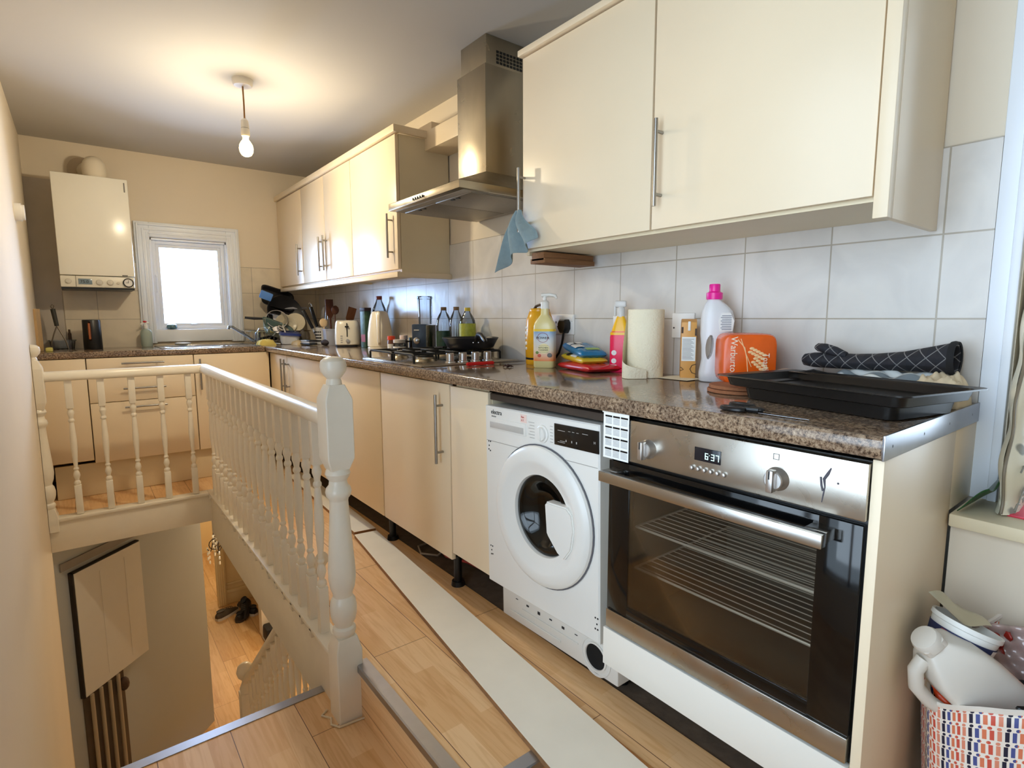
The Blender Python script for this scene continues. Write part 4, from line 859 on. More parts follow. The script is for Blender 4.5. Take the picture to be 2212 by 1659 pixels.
for k in range(5): g.ball((-.050, .016, .07+.022*k), .007+.002*(k % 2), (.35, 1, 1), 8)
obj('white_print', g, CW, t)

# wipes packets
def pillow(L1, W1, H, seed, n=22):
    rnd = random.Random(seed); ph = [rnd.uniform(0, 6) for _ in range(4)]
    def f(sgn):
        def fn(u, v):
            x, y = (u-.5)*2, (v-.5)*2; e_ = (1-abs(x)**4)*(1-abs(y)**6)
            wr = .06*math.sin(9*x+ph[0]+2*y)+.05*math.sin(13*y+ph[1]-3*x)
            return Vector((y*W1/2*(1-.05*abs(x)**3), x*L1/2, H/2+sgn*H/2*max(0, e_)**.45*(1+wr)))
        return fn
    g = G(); g.grid(f(1), n, n, 0); g.grid(f(-1), n, n, 0); bmesh.ops.remove_doubles(g.b, verts=g.b.verts, dist=.0002); return g
def packet(lbl, loc, rot, L1, W1, H, m, seed, lab=None, txt=None):
    t = thing('wipes_packet', lbl, 'packet', loc, rot, 'soft packets stacked on the worktop'); obj('pouch', pillow(L1, W1, H, seed), m, t, 80)
    for (u0, u1, v0, v1, mm) in (lab or []):
        g = G(); g.grid(lambda u, v: Vector((-W1/2*1.0-.0008-.0 if False else (-W1/2+(v0+(v1-v0)*v)*W1), (u0+(u1-u0)*u-.5)*L1, H*.5+H*.5*max(0, (1-abs(2*(u0+(u1-u0)*u)-1)**4)*(1-abs(2*(v0+(v1-v0)*v)-1)**6))**.45*1.10+.0012)), 8, 8); obj('label', g, mm, t, 80)
    if txt: text(txt, .011, (-W1*.30, L1*.17, H*1.08+.002), ((0, -1, 0), (1, 0, .15)), LBK, t, ext=.0003)
    return t
LWH = mat('label_white', (232, 232, 228), .5)
packet('flat glossy red packet at the bottom of the packet stack', (-.130, 1.150, ZW), R(-14), .26, .15, .030, mat('red_foil', (196, 24, 32), .25, var=.15, vs=20), 3)
packet('crumpled yellow and green packet, middle of the packet stack', (-.115, 1.195, ZW+.029), (R(2), 0, R(-22)), .23, .11, .028, mat('yellow_foil', (222, 190, 50), .3, var=.2, vs=14), 5, [(.30, .55, .02, .5, LWH), (.62, .74, .02, .5, LBK), (.80, .98, .05, .9, mat('green_foil', (140, 180, 60), .35))])
packet('blue and teal wipes packet on top of the packet stack', (-.105, 1.205, ZW+.058), (R(7), 0, R(-24)), .23, .11, .034, mat('blue_foil', (28, 120, 170), .25, var=.25, vs=12), 9, [(.62, .80, .05, .55, LWH), (.34, .58, .05, .4, LWH), (.12, .24, .3, .8, mat('green_foil'))], 'WIPES')

# pink spray bottle
t = thing('spray_bottle', 'bright pink and yellow bottle with a pale trigger top beside the paper towels', 'bottle', (-.085, 1.035, ZW), rot=R(30))
PK = mat('hot_pink', (236, 30, 84), .3, var=.05)
g = G(); g.loft([sq(.024, .034, 0), sq(.027, .037, .006), sq(.027, .037, .130), sq(.024, .032, .150)]); obj('body', g, PK, t)
g = G(); g.loft([sq(.0242, .0322, .150), sq(.021, .026, .172), sq(.015, .017, .196), sq(.013, .013, .205)]); obj('shoulder', g, mat('bright_yellow', (244, 186, 20), .3), t)
g = G(); g.loft([sq(.0274, .0374, .137), sq(.0265, .0362, .147)], cap=False); obj('yellow_band', g, mat('bright_yellow'), t)
g = G(); g.lathe([(.0145, .203), (.0145, .232), (.010, .240)], n=18); g.box(-.010, .010, -.020, .024, .238, .262, .006); g.box(-.005, .005, .018, .026, .205, .250, .003); obj('trigger_head', g, CLEARG if False else mat('frosted_plastic', (214, 212, 208), .3), t)
g = G()
for k in range(2): g.lathe([(.001, .0004), (.0095, .0004), (.0095, 0)], c=(-.0275, .018, .072-.030*k), M=MX, n=18, cap=False)
g.box(-.0282, -.0272, .008, .030, .008, .028); obj('hazard_print', g, LWH, t)

# paper towel roll
t = thing('paper_towel_roll', 'cream paper towel roll standing upright on the worktop', 'kitchen roll', (-.150, .868, ZW))
PT = mat('paper_towel', (238, 228, 200), .9, var=.02, bump=.7, bs=160)
g = G(); g.lathe([(.021, 0), (.058, 0), (.060, .002), (.060, .226), (.058, .228), (.021, .228)], n=48); obj('roll', g, PT, t)
g = G(); g.lathe([(.021, .001), (.021, .227), (.0195, .227), (.0195, .001)], n=24, cap=False); obj('cardboard_core', g, CHIP, t)
def loose(u, v):
    a = R(95)+R(75)*u; r_ = .0612+.034*u**2
    h_ = .228*(1-.80*max(0, (u-.25)/.75)**.8); return Vector((r_*math.cos(a), r_*math.sin(a), .001+h_*v if u < 1 else .001+h_*v))
g = G(); g.grid(loose, 24, 8)
def strip(u, v): return Vector((-.088+.035*u-.03*math.sin(u*PI), .025-.075*u, .001+(.058-.03*u)*v))
g.grid(strip, 14, 4); obj('loose_sheet', g, PT, t, 80)
g = G(); g.grid(lambda u, v: Vector((-.01+.075*v, -.045-.13*u, .0015+.006*math.sin(u*PI)*v+.0005*u)), 14, 6); obj('torn_sheet', g, PT, t, 80)

# carton
t = thing('drinks_carton', 'tan drinks carton with a white nutrition panel between roll and detergent', 'carton', (-.085, .745, ZW), rot=R(38))
TN = mat('tan_carton', (216, 158, 84), .45, var=.03)
g = G(); g.box(-.030, .030, -.0235, .0235, 0, .186, .0015); g.loft([[(-.030, -.0235, .186), (.030, -.0235, .186), (.030, .0235, .186), (-.030, .0235, .186)], [(-.012, -.0235, .196), (-.008, -.0235, .196), (-.008, .0235, .196), (-.012, .0235, .196)]]); cb_ = obj('box', g, TN, t)
g = G(); g.box(-.0308, -.0300, -.0215, .0215, .060, .138); np_ = obj('nutrition_panel', g, LWH, cb_)
g = G()
for k in range(16): g.box(-.0311, -.0307, -.016+.004*(k % 3), .019, .066+.0043*k, .0672+.0043*k)
obj('small_print', g, mat('grey_print'), np_)
g = G(); g.tube([(-.0305, -.024, .018), (-.0308, -.012, .022), (-.0308, -.006, .034), (-.0308, -.012, .046), (-.0305, -.024, .050)], .0012, 6); g.tube([(-.0305, .024, .028), (-.0308, .014, .032), (-.0305, .0235, .040)], .0012, 6); g.box(-.0309, -.030, -.024, -.018, .142, .165); g.box(-.0309, -.030, .018, .024, .150, .170); obj('drawing_print', g, mat('brown_print', (70, 48, 30), .6), cb_)
g = G(); g.box(-.033, -.0295, -.004, .004, .158, .188, .001); obj('straw_flap', g, LWH, cb_)

# detergent
t = thing('detergent_bottle', 'tall white laundry detergent bottle with a magenta cap', 'bottle', (-.095, .640, ZW), rot=R(40))
HD = mat('pearl_plastic', (222, 222, 224), .3, var=.02)
def ring_d(z, a, yc, b): return [Vector((a*math.copysign(abs(math.cos(t_))**.8, math.cos(t_)), yc+b*math.copysign(abs(math.sin(t_))**.8, math.sin(t_)), z)) for t_ in [2*PI*k/36 for k in range(36)]]
Z = [(0, .026, 0, .040), (.004, .030, 0, .046), (.030, .030, 0, .047), (.070, .028, -.002, .042), (.110, .028, -.002, .043), (.150, .030, -.002, .048), (.195, .030, -.004, .050), (.220, .028, -.002, .045), (.240, .022, .004, .032), (.252, .018, .008, .020), (.262, .017, .008, .018)]
g = G(); g.loft([ring_d(*q) for q in Z]); bd = obj('body', g, HD, t, 60)
cu_ = G(); cu_.loft([[Vector((x, yy, zz)) for yy, zz in ((.024, .068), (.030, .085), (.032, .110), (.028, .135), (.018, .150), (.010, .140), (.008, .115), (.012, .085))] for x in (-.06, .06)])
g = cu_; bmesh.ops.bevel(g.b, geom=[e_ for e_ in g.b.edges if abs(e_.verts[0].co.x-e_.verts[1].co.x) > .05], offset=.003, segments=2, affect='EDGES')
bmesh.ops.recalc_face_normals(g.b, faces=g.b.faces); me_ = bpy.data.meshes.new('cutter'); g.b.to_mesh(me_); co_ = bpy.data.objects.new('cutter', me_); C.objects.link(co_); co_.parent = t
bo = bd.modifiers.new('b', 'BOOLEAN'); bo.operation = 'DIFFERENCE'; bo.object = co_; bo.solver = 'EXACT'
bpy.context.view_layer.update(); dg = bpy.context.evaluated_depsgraph_get(); nm_ = bpy.data.meshes.new_from_object(bd.evaluated_get(dg)); bd.modifiers.clear(); bd.data = nm_; bpy.data.objects.remove(co_)
g = G(); g.lathe([(.0235, .256), (.0245, .262), (.0245, .276), (.018, .279), (.0165, .281), (.0165, .300), (.015, .303), (.001, .3035)], c=(0, .008, 0), n=28); obj('cap', g, mat('magenta_cap', (236, 30, 150), .3, var=.03), t)
g = G(); g.prism([(-.0305, yy, zz) for yy, zz in ((-.006, .158), (-.044, .158), (-.048, .19), (-.036, .215), (-.012, .215), (-.002, .19))], (.012, 0, 0)); dl = obj('back_label', g, LWH, t)
g = G()
for k in range(9): g.box(-.0312, -.0304, -.040, -.012+.003*(k % 2), .163+.0052*k, .1645+.0052*k)
obj('small_print', g, mat('navy_print', (40, 50, 90), .6), dl)

# bread
t = thing('bread_loaf', 'orange plastic bag of sliced bread standing beside the detergent bottle', 'bread', (-.150, .510, ZW+.012), rot=R(42))
OR = mat('orange_bag', (226, 92, 22), .25, var=.12, vs=26, bump=.3, bs=24)
def bring(x, s_): return [Vector((x, .072*s_*math.copysign(abs(math.cos(a))**.32, math.cos(a)), .072+.072*s_*math.copysign(abs(math.sin(a))**.34, math.sin(a)))) for a in [2*PI*k/32 for k in range(32)]]
g = G(); g.loft([bring(-.0625, .90), bring(-.060, .96), bring(-.050, 1.0), bring(.0, 1.0), bring(.055, 1.0), bring(.075, .93), bring(.082, .8)]); lf = obj('bag', g, OR, t)
OW = mat('bag_white_print', (248, 230, 206), .4)
text('Warburtons', .026, (-.0640, .052, .136), ((0, 0, -1), (0, -1, 0)), OW, lf, sx=.92)
text('Toastie', .024, (-.0640, -.034, .090), ((0, 0, -1), (0, -1, 0)), OW, lf, sx=.8)
text('Warburtons', .014, (.060, -.0725, .060), ((-1, 0, 0), (0, 0, -1)), OW, lf, sx=.95) 
g = G()
for cx_, cz_, an in ((-.002, .098, -.5), (-.012, .070, -.75)):
    for k in range(5):
        for s_ in (-1, 1): g.ball((-.0632, cx_+.0095*k*math.cos(an)*-1+s_*.004*math.sin(an), cz_+.0095*k*math.sin(an)+s_*.005), .0055, (.18, 1.2, .75), 8)
g.tube([(-.0632, .034, .128), (-.0632, .015, .105), (-.0632, .008, .07), (-.0632, .004, .03)], .0014, 6); g.tube([(-.0632, .026, .130), (-.0632, .012, .09), (-.0632, -.004, .052)], .0012, 6); obj('wheat_print', g, mat('wheat_print', (246, 196, 140), .5), lf)
g = G(); g.box(.020, .050, -.0732, -.0722, .098, .122, .002); obj('green_badge', g, mat('badge_green', (110, 130, 60), .5), lf); g = G(); g.box(.022, .048, -.0736, -.0728, .102, .112); obj('badge_white', g, OW, lf)
g = G(); g.loft([bring(-.0648+.0, .55), bring(-.064, .55)]); 
g.b.free()

# cork trivets
t = thing('cork_trivet', 'round brown cork trivet pair under the bread bag', 'trivet', (-.262, .462, ZW))
for k in range(2):
    g = G(); g.lathe([(.078-.001*k, .0005+.010*k), (.080, .002+.010*k), (.080, .008+.010*k), (.078, .0098+.010*k)], c=(.004*k, -.003*k, 0), n=40); obj('disc', g, mat('cork', (158, 100, 64), .85, var=.25, vs=80), t)
# trays
def tray(lbl, loc, rz, L1, W1, H, m, rim=.016):
    t = thing('baking_tray', lbl, 'tray', loc, rz)
    def rr(a, b, z, r_=.02, n=6):
        out = []
        for sx_, sy_, a0 in ((1, 1, 0), (-1, 1, PI/2), (-1, -1, PI), (1, -1, 1.5*PI)):
            for k in range(n+1): q = a0+PI/2*k/n; out.append(Vector((sx_*(a-r_)+r_*math.cos(q), sy_*(b-r_)+r_*math.sin(q), z)))
        return out
    a, b = W1/2, L1/2
    g = G(); g.loft([rr(a-.03, b-.03, 0), rr(a-.022, b-.022, .003), rr(a-rim, b-rim, H-.003), rr(a-.001, b-.001, H), rr(a, b, H-.003), rr(a-.003, b-.003, H-.003), rr(a-rim-.001, b-rim-.001, H-.006), rr(a-.024, b-.024, .006), rr(a-.032, b-.032, .003)])
    obj('pan', g, m, t, 30); return t
TB = mat('dark_tray_metal', (34, 31, 29), .32, .35, var=.3, vs=10)
tray('lower black roasting tin underneath the baking tray', (-.298, .190, ZW), R(-12), .395, .26, .040, TB)
tray('large black baking tray resting on the tin at the near end of the worktop', (-.310, .196, ZW+.031), R(-13), .462, .285, .028, TB)
# scissors
t = thing('scissors', 'black handled kitchen scissors beside the baking tray', 'scissors', (-.545, .262, ZW), rot=R(-4))
g = G()
for s_ in (-1, 1):
    g.tube([(-.004+.0+.034*math.cos(a), .032+s_*-.0+.022*math.sin(a)*1.0+.0, .005+.011*(s_ > 0)) if False else (.012*math.cos(a)+s_*.016, .040+.026*math.sin(a), .006+.004*(s_ > 0)) for a in [2*PI*k/18 for k in range(19)]], .0052, 8)
    g.tube([(s_*.010, .018, .007), (s_*.003, -.012, .007)], .006, 8)
g.ball((0, -.014, .008), .008, (1, 1, .7), 10); obj('handles', g, BLACK, t)
g = G()
for s_ in (-1, 1): g.loft([[(s_*.002-.004, -.012, .004+.002*s_), (s_*.002+.004, -.012, .004+.002*s_), (s_*.002+.004, -.012, .0052+.002*s_), (s_*.002-.004, -.012, .0052+.002*s_)], [(s_*-.005-.002, -.115, .004+.002*s_), (s_*-.005+.001, -.115, .004+.002*s_), (s_*-.005+.001, -.115, .0048+.002*s_), (s_*-.005-.002, -.115, .0048+.002*s_)]])
obj('blades', g, CHROME, t)
# towels and oven glove
def heap(x0, x1, y0_, y1_, z0, H, seed, fn_=26, droop=.6):
    rnd = random.Random(seed); ph = [rnd.uniform(0, 6.28) for _ in range(6)]
    g = G()
    def fn(u, v):
        a, b = (u-.5)*2, (v-.5)*2
        e_ = max(0, 1-abs(a)**5)**.5*max(0, 1-abs(b)**5)**.5
        w_ = .5+.18*math.sin(7*a+ph[0]+3*b)+.14*math.sin(11*b+ph[1]+2*a)+.10*math.sin(17*a-9*b+ph[2])
        return Vector((x0+(x1-x0)*(u+.03*math.sin(9*v+ph[3])), y0_+(y1_-y0_)*(v+.02*math.sin(8*u+ph[4])), z0+H*e_*(.6+w_*.5)))
    g.grid(fn, fn_, fn_*2); g.grid(lambda u, v: Vector((x0+(x1-x0)*(u+.03*math.sin(9*v+ph[3])), y0_+(y1_-y0_)*(v+.02*math.sin(8*u+ph[4])), z0)), fn_, fn_*2)
    bmesh.ops.remove_doubles(g.b, verts=g.b.verts, dist=.0003); return g
m, N, L_, P = base('striped_towel'); tc = N.new('ShaderNodeTexCoord'); wv = N.new('ShaderNodeTexWave'); wv.inputs['Scale'].default_value = 9; wv.inputs['Distortion'].default_value = 5; L_.new(tc.outputs['Object'], wv.inputs[0]); cr = N.new('ShaderNodeValToRGB'); e = cr.color_ramp.elements; e[0].color = lin((120, 130, 136)); e[0].position = .25; e[1].color = lin((222, 226, 224)); e[1].position = .55; L_.new(wv.outputs[0], cr.inputs[0]); L_.new(cr.outputs[0], P.inputs[0]); P.inputs['Roughness'].default_value = .95
one('tea_towel', heap(-.150, -.012, .016, .30, ZW, .072, 4), m, 'crumpled blue and white tea towel under the oven glove', 'towel', ang=80)
one('tea_towel', heap(-.165, -.04, -.0+.004, .10, ZW+.0, .075, 8, 20), mat('cream_towel', (222, 204, 172), .95, var=.12, vs=30), 'crumpled cream tea towel at the window end behind the trays', 'towel', ang=80)
m, N, L_, P = base('quilted_glove'); tc = N.new('ShaderNodeTexCoord'); mp = N.new('ShaderNodeMapping'); mp.inputs['Rotation'].default_value = (R(45), 0, 0); L_.new(tc.outputs['Object'], mp.inputs[0])
sp_ = N.new('ShaderNodeSeparateXYZ'); L_.new(mp.outputs[0], sp_.inputs[0]); prev = None; hh = None
for ax in (1, 2):
    mu = N.new('ShaderNodeMath'); mu.operation = 'PINGPONG'; mu.inputs[1].default_value = .0135; L_.new(sp_.outputs[ax], mu.inputs[0]); lt = N.new('ShaderNodeMath'); lt.operation = 'LESS_THAN'; lt.inputs[1].default_value = .0009; L_.new(mu.outputs[0], lt.inputs[0])
    if prev is None: prev = lt; hh = mu
    else:
        mxx = N.new('ShaderNodeMath'); mxx.operation = 'MAXIMUM'; L_.new(prev.outputs[0], mxx.inputs[0]); L_.new(lt.outputs[0], mxx.inputs[1]); mn = N.new('ShaderNodeMath'); mn.operation = 'MINIMUM'; L_.new(hh.outputs[0], mn.inputs[0]); L_.new(mu.outputs[0], mn.inputs[1])
mix = N.new('ShaderNodeMix'); mix.data_type = 'RGBA'; mix.inputs[6].default_value = lin((38, 38, 44)); mix.inputs[7].default_value = lin((128, 126, 126)); L_.new(mxx.outputs[0], mix.inputs[0]); L_.new(mix.outputs[2], P.inputs[0]); P.inputs['Roughness'].default_value = .85
bpn = N.new('ShaderNodeBump'); bpn.inputs['Strength'].default_value = .8; bpn.inputs['Distance'].default_value = .3; L_.new(mn.outputs[0], bpn.inputs['Height']); L_.new(bpn.outputs[0], P.inputs['Normal'])
t = thing('oven_glove', 'black quilted oven glove lying on the tea towels against the tiles', 'oven glove', (-.078, .20, ZW+.066), rot=(R(-1), 0, R(2)))
g = G(); rings = []
for y_, a_, b_, zc in ((.175, .010, .008, .022), (.168, .024, .016, .022), (.145, .032, .020, .022), (.10, .034, .021, .022), (.05, .035, .020, .021), (0, .037, .021, .022), (-.06, .040, .024, .026), (-.11, .042, .030, .032), (-.150, .042, .036, .036), (-.163, .044, .038, .037)):
    rings.append([Vector((a_*math.cos(2*PI*k/28), y_, zc+b_*math.sin(2*PI*k/28))) for k in range(28)])
for y_, a_, b_, zc in ((-.163, .036, .030, .037), (-.13, .034, .028, .036), (-.08, .02, .012, .03)): rings.append([Vector((a_*math.cos(2*PI*k/28), y_, zc+b_*math.sin(2*PI*k/28))) for k in range(28)])
g.loft(rings); obj('mitt', g, m, t, 60)
g = G(); g.loft([[Vector((-.016+a_*math.cos(2*PI*k/20), y_, zc+b_*math.sin(2*PI*k/20))) for k in range(20)] for y_, a_, b_, zc in ((.06, .012, .010, .036), (.085, .018, .013, .046), (.110, .019, .013, .054), (.130, .014, .011, .057), (.138, .006, .005, .057))]); obj('thumb', g, m, t, 60)
g = G(); g.lathe([(.040, -.165), (.045, -.167), (.047, -.160), (.045, -.153)], n=28, M=Matrix.Rotation(R(-90), 4, 'X') @ Matrix.Identity(4), cap=False, sx=1, sy=.86)
for v in g.b.verts: v.co = Vector((v.co.x, v.co.y if v.co.y < 0 else -v.co.y, v.co.z+.037))
obj('cuff', g, mat('cuff_black', (28, 28, 30), .9), t)
g = G(); g.tube([(-.055, .41, ZW+.035), (-.050, .36, ZW+.05), (-.05, .30, ZW+.038), (-.055, .25, ZW+.03)], .007, 8); g.tube([(-.09, .42, ZW+.02), (-.055, .41, ZW+.035)], .007, 8)
one('pan_handle', g, BLACK, 'black handle poking out between bread bag and oven glove', 'handle')
g = G(); g.grid(lambda u, v: Vector((-.155+.09*v, .43-.12*u, ZW+.050+.005*math.sin(u*3+v*2))), 10, 8); g.grid(lambda u, v: Vector((-.155+.09*v, .43-.12*u, ZW+.001)), 2, 2)
o = one('paper_wrapper', g, mat('pinkish_paper', (214, 186, 166), .7, var=.15, vs=20), 'pinkish paper wrapper behind the baking tray', 'paper', ang=80)

# --- appliances and bottles along the wall
KC = mat('cream_appliance', (238, 232, 216), .25, var=.02, coat=.3)
t = thing('toaster', 'cream two-slice toaster on the worktop beside the utensil pots', 'toaster', (-.150, 3.52, ZW), rot=R(66))
g = G(); g.loft([sq(.125*s_, .084*s_, z, 40, .42) for z, s_ in ((.012, .96), (.018, 1), (.06, 1.0), (.13, .97), (.168, .92), (.180, .86), (.184, .78))]); obj('body', g, KC, t)
g = G(); g.loft([sq(.122, .081, z, 40, .42) for z in (0, .012)]); obj('base', g, BLACK, t)
g = G(); g.box(-.09, .09, -.045, -.018, .181, .186, .002); g.box(-.09, .09, .018, .045, .181, .186, .002); obj('slot', g, BLACK, t)
g = G(); g.box(-.127, -.118, -.006, .000, .07, .165); g.box(-.138, -.124, -.016, .010, .135, .146, .003); obj('lever', g, BLACK, t)
g = G(); g.lathe([(.013, 0), (.013, .010), (.001, .012)], c=(-.124, -.006, .042), M=MX, n=20); obj('dial', g, mat('satin_knob'), t)
g = G()
for k in range(4): g.box(-.1262, -.124, .028, .042, .030+.014*k, .037+.014*k, .001)
obj('button_print', g, mat('grey_print_light'), t)

t = thing('kettle', 'cream electric kettle standing behind the hob', 'kettle', (-.125, 3.03, ZW), rot=R(62))
g = G(); g.loft([sq(.078, .075, z, 40, .7) if False else [Vector((a*math.cos(q), b*math.sin(q)*(1), z)) for q in [2*PI*k/40 for k in range(40)]] for z, a, b in ((.014, .074, .074), (.02, .078, .080), (.10, .076, .078), (.18, .066, .066), (.222, .056, .056), (.240, .046, .046), (.246, .02, .02))]); obj('body', g, KC, t)
g = G(); g.lathe([(.078, 0), (.080, .006), (.078, .013)], n=36); obj('base', g, KC, t)
g = G(); g.tube([(-.052, -.0, .225), (-.085, -.0, .230), (-.102, 0, .20), (-.106, 0, .12), (-.098, 0, .05), (-.074, 0, .035)], [.012, .014, .013, .012, .011, .010], 12); obj('handle', g, KC, t)
g = G(); g.loft([[(.045, -.02, .225), (.045, .02, .225), (.05, .012, .18), (.05, -.012, .18)], [(.082, -.006, .226), (.082, .006, .226), (.06, .004, .19), (.06, -.004, .19)]]); obj('spout', g, KC, t)

def bottle(lbl, loc, H, r, body, capm, label=None, fill=None, lz=(.25, .55), capr=.0145, gr='plastic bottles on the worktop behind the hob'):
    t = thing('bottle', lbl, 'bottle', loc, group=gr)
    g = G(); g.lathe([(.001, .004), (r*.7, .001), (r*.95, .003), (r, .012), (r, H*.30), (r*.96, H*.42), (r, H*.56), (r*.99, H*.66), (r*.90, H*.75), (r*.66, H*.83), (capr*1.15, H*.90), (capr*.95, H*.95)], n=32, cap=False); obj('body', g, body, t)
    if fill: g = G(); g.lathe([(.001, .006), (r*.93, .006), (r*.97, .014), (r*.96, fill[0]), (.001, fill[0])], n=28, cap=False); obj('contents', g, fill[1], t)
    if label: g = G(); g.lathe([(r*1.015, H*lz[0]), (r*1.015, H*lz[1])], n=32, cap=False); lb = obj('label', g, label, t); t['_l'] = 1; del t['_l']
    g = G(); g.lathe([(capr*1.1, H*.93), (capr*1.1, H*1.0), (.001, H*1.002)], n=20); obj('cap', g, capm, t); return t
OIL = glass('oil_yellow', (224, 206, 110), .06, haze=.35)
GL = mat('dark_green_label', (32, 66, 48), .5, var=.4, vs=60); YG = mat('yellow_green_label', (176, 180, 60), .5, var=.3, vs=50)
bottle('clear plastic bottle with a dark green label and bronze cap, beside the blender', (-.085, 2.295, ZW), .258, .042, CLEARG, mat('bronze_cap', (120, 88, 52), .4), GL, None, (.06, .50))
bottle('empty crinkled clear bottle with a bronze cap between the two labelled bottles', (-.080, 2.175, ZW), .258, .038, CLEARG, mat('bronze_cap'))
bottle('oil bottle with yellow cap and yellow-green label, nearest the frying pan', (-.085, 2.060, ZW), .252, .042, CLEARG, mat('yellow_cap', (206, 180, 40), .4), YG, (.10, OIL), (.38, .68))
bottle('tall clear bottle with a red-brown cap behind the kettle', (-.060, 3.17, ZW), .345, .048, CLEARG, mat('red_brown_cap', (128, 44, 34), .4), capr=.018)
t = thing('carton', 'narrow dark green and red patterned carton between toaster and kettle', 'carton', (-.135, 3.225, ZW), rot=R(10))
g = G(); g.box(-.025, .025, -.028, .028, 0, .245, .002); obj('box', g, mat('dark_pattern_carton', (58, 84, 58), .5, var=.8, vs=45), t); g = G(); g.box(-.026, .026, -.029, .029, .245, .268, .001); obj('top_fold', g, mat('dark_brown_print', (60, 36, 28), .6), t)
g = G(); g.box(-.0262, -.0248, -.026, .02, .04, .09); obj('red_print', g, mat('label_red'), t)
# spice jars
def jar(lbl, loc, r, H, capm, body, cont=None):
    t = thing('spice_jar', lbl, 'jar', loc, group='small jars in front of the kettle')
    g = G(); g.lathe([(r*.9, 0), (r, .004), (r, H*.70), (r*.85, H*.76), (r*.85, H*.80)], n=24); obj('body', g, body, t)
    if cont: g = G(); g.lathe([(r*1.01, H*.08), (r*1.01, H*.55)], n=24, cap=False); obj('label', g, cont, t)
    g = G(); g.lathe([(r*.98, H*.78), (r*.98, H), (.001, H*1.01)], n=24); obj('lid', g, capm, t)
jar('spice jar with a bright orange-red lid in front of the kettle', (-.265, 2.575, ZW), .022, .098, mat('orange_lid', (226, 70, 24), .4), mat('spice_brown', (110, 62, 40), .4, var=.3, vs=80), LWH)
jar('small jar with a pinkish white lid between the two jars', (-.225, 2.50, ZW), .023, .104, mat('pale_lid', (226, 206, 200), .4), mat('spice_grey', (150, 140, 130), .4, var=.3, vs=80))
jar('clear squat jar with a clear lid nearest the blender', (-.275, 2.455, ZW), .034, .082, mat('frosted_plastic', (214, 212, 208), .3), CLEARG, LWH)
jar('dark spice jar with a grey green lid behind the squat jar', (-.165, 2.50, ZW), .026, .090, mat('green_grey_lid', (110, 112, 84), .5), mat('spice_dark', (72, 54, 40), .4))
# blender
t = thing('blender', 'steel and black blender base with a tall clear upturned beaker', 'blender', (-.125, 2.44, ZW), rot=R(52))
g = G(); g.box(-.055, .055, -.020, .062, .0, .165, .006); obj('base_side', g, mat('blender_navy', (52, 68, 92), .3), t)
g = G(); g.lathe([(.052, 0), (.052, .16), (.001, .162)], c=(0, -.012, 0), n=32, sx=1.05); obj('base', g, m_steel('blender_steel', (120, 112, 96), .25, (2, 2, 40)), t)
g = G(); g.lathe([(.001, .320), (.040, .320), (.043, .316), (.043, .308), (.040, .304), (.037, .165), (.034, .165)], c=(0, -.005, 0), n=32, cap=False); obj('beaker', g, CLEARG, t)
g = G(); g.lathe([(.018, 0), (.018, .012), (.012, .016), (.001, .016)], c=(-.056, .035, .075), M=MX, n=20); obj('dial', g, CHROME, t)
g = G(); g.box(-.0565, -.055, .022, .050, .13, .136); obj('badge', g, LWH, t)
g = G(); g.tube([(-.03, .06, .07), (-.05, .10, .07), (-.03, .14, .05), (0, .15, .01)], .0045, 6); obj('cord', g, BLACK, t)

# utensil pots
AT = mat('pot_white', (226, 226, 226), .35)
t = thing('utensil_pot', 'white perforated cutlery pot full of knives and spoons left of the toaster', 'utensil pot', (-.215, 3.86, ZW), group='utensil pots on the worktop')
g = G(); g.lathe([(.036, 0), (.040, .004), (.046, .125), (.048, .128), (.044, .128), (.038, .006), (.001, .006)], n=28, cap=False); pb_ = obj('pot', g, AT, t)
g = G()
for k in range(9):
    for j in range(4): a = PI*.6+k*.28; g.ball((.0428*math.cos(a), .0428*math.sin(a), .03+.022*j), .0058, (1, 1, 1.2), 6)
obj('holes', g, mat('hole_dark'), pb_)
def utensil(lbl, cx, cy, ang, lean, kind, m, H=.26, z0=.012, name='utensil'):
    t = thing(name, lbl, name.replace('_', ' '), (cx, cy, ZW+z0), (lean*math.sin(ang), lean*math.cos(ang), 0) if True else 0, 'utensils standing in the pots')
    if kind == 'whisk':
        g = G(); g.cyl((0, 0, 0), (0, 0, H*.5), .006, n=8); obj('handle', g, CHROME, t); g = G()
        for k in range(5): a = k*PI/5; g.tube([(math.cos(a)*.028*math.sin(q), math.sin(a)*.028*math.sin(q), H*.72-(H*.22)*math.cos(q)) for q in [2*PI*j/16 for j in range(17)]], .0014, 5)
        obj('wires', g, CHROME, t)
    elif kind == 'turner':
        g = G(); g.box(-.008, .008, -.004, .004, 0, H*.6, .003); obj('handle', g, m, t); g = G(); g.loft([[(-wd, -th, z_), (wd, -th, z_), (wd, th, z_), (-wd, th, z_)] for wd, th, z_ in ((.012, .003, H*.58), (.030, .003, H*.68), (.031, .002, H))]); obj('blade', g, m, t)
    elif kind == 'spoon':
        g = G(); g.cyl((0, 0, 0), (0, 0, H*.8), .0045, n=8); obj('handle', g, m, t); g = G(); g.ball((0, 0, H*.88), .03, (.95, .35, 1.1), 14); obj('head', g, m, t)
    elif kind == 'knife':
        g = G(); g.box(-.012, .012, -.006, .006, H*.45, H, .004); obj('handle', g, m, t); g = G(); g.box(-.010, .008, -.0008, .0008, 0, H*.46); obj('blade', g, CHROME, t)
    elif kind == 'ladle':
        g = G(); g.cyl((0, 0, 0), (0, 0, H*.85), .004, n=8); g.tube([(0, 0, H*.85), (0, 0, H*.95), (-.01, 0, H), (-.02, 0, H*.97)], .004, 6); obj('handle', g, m, t)
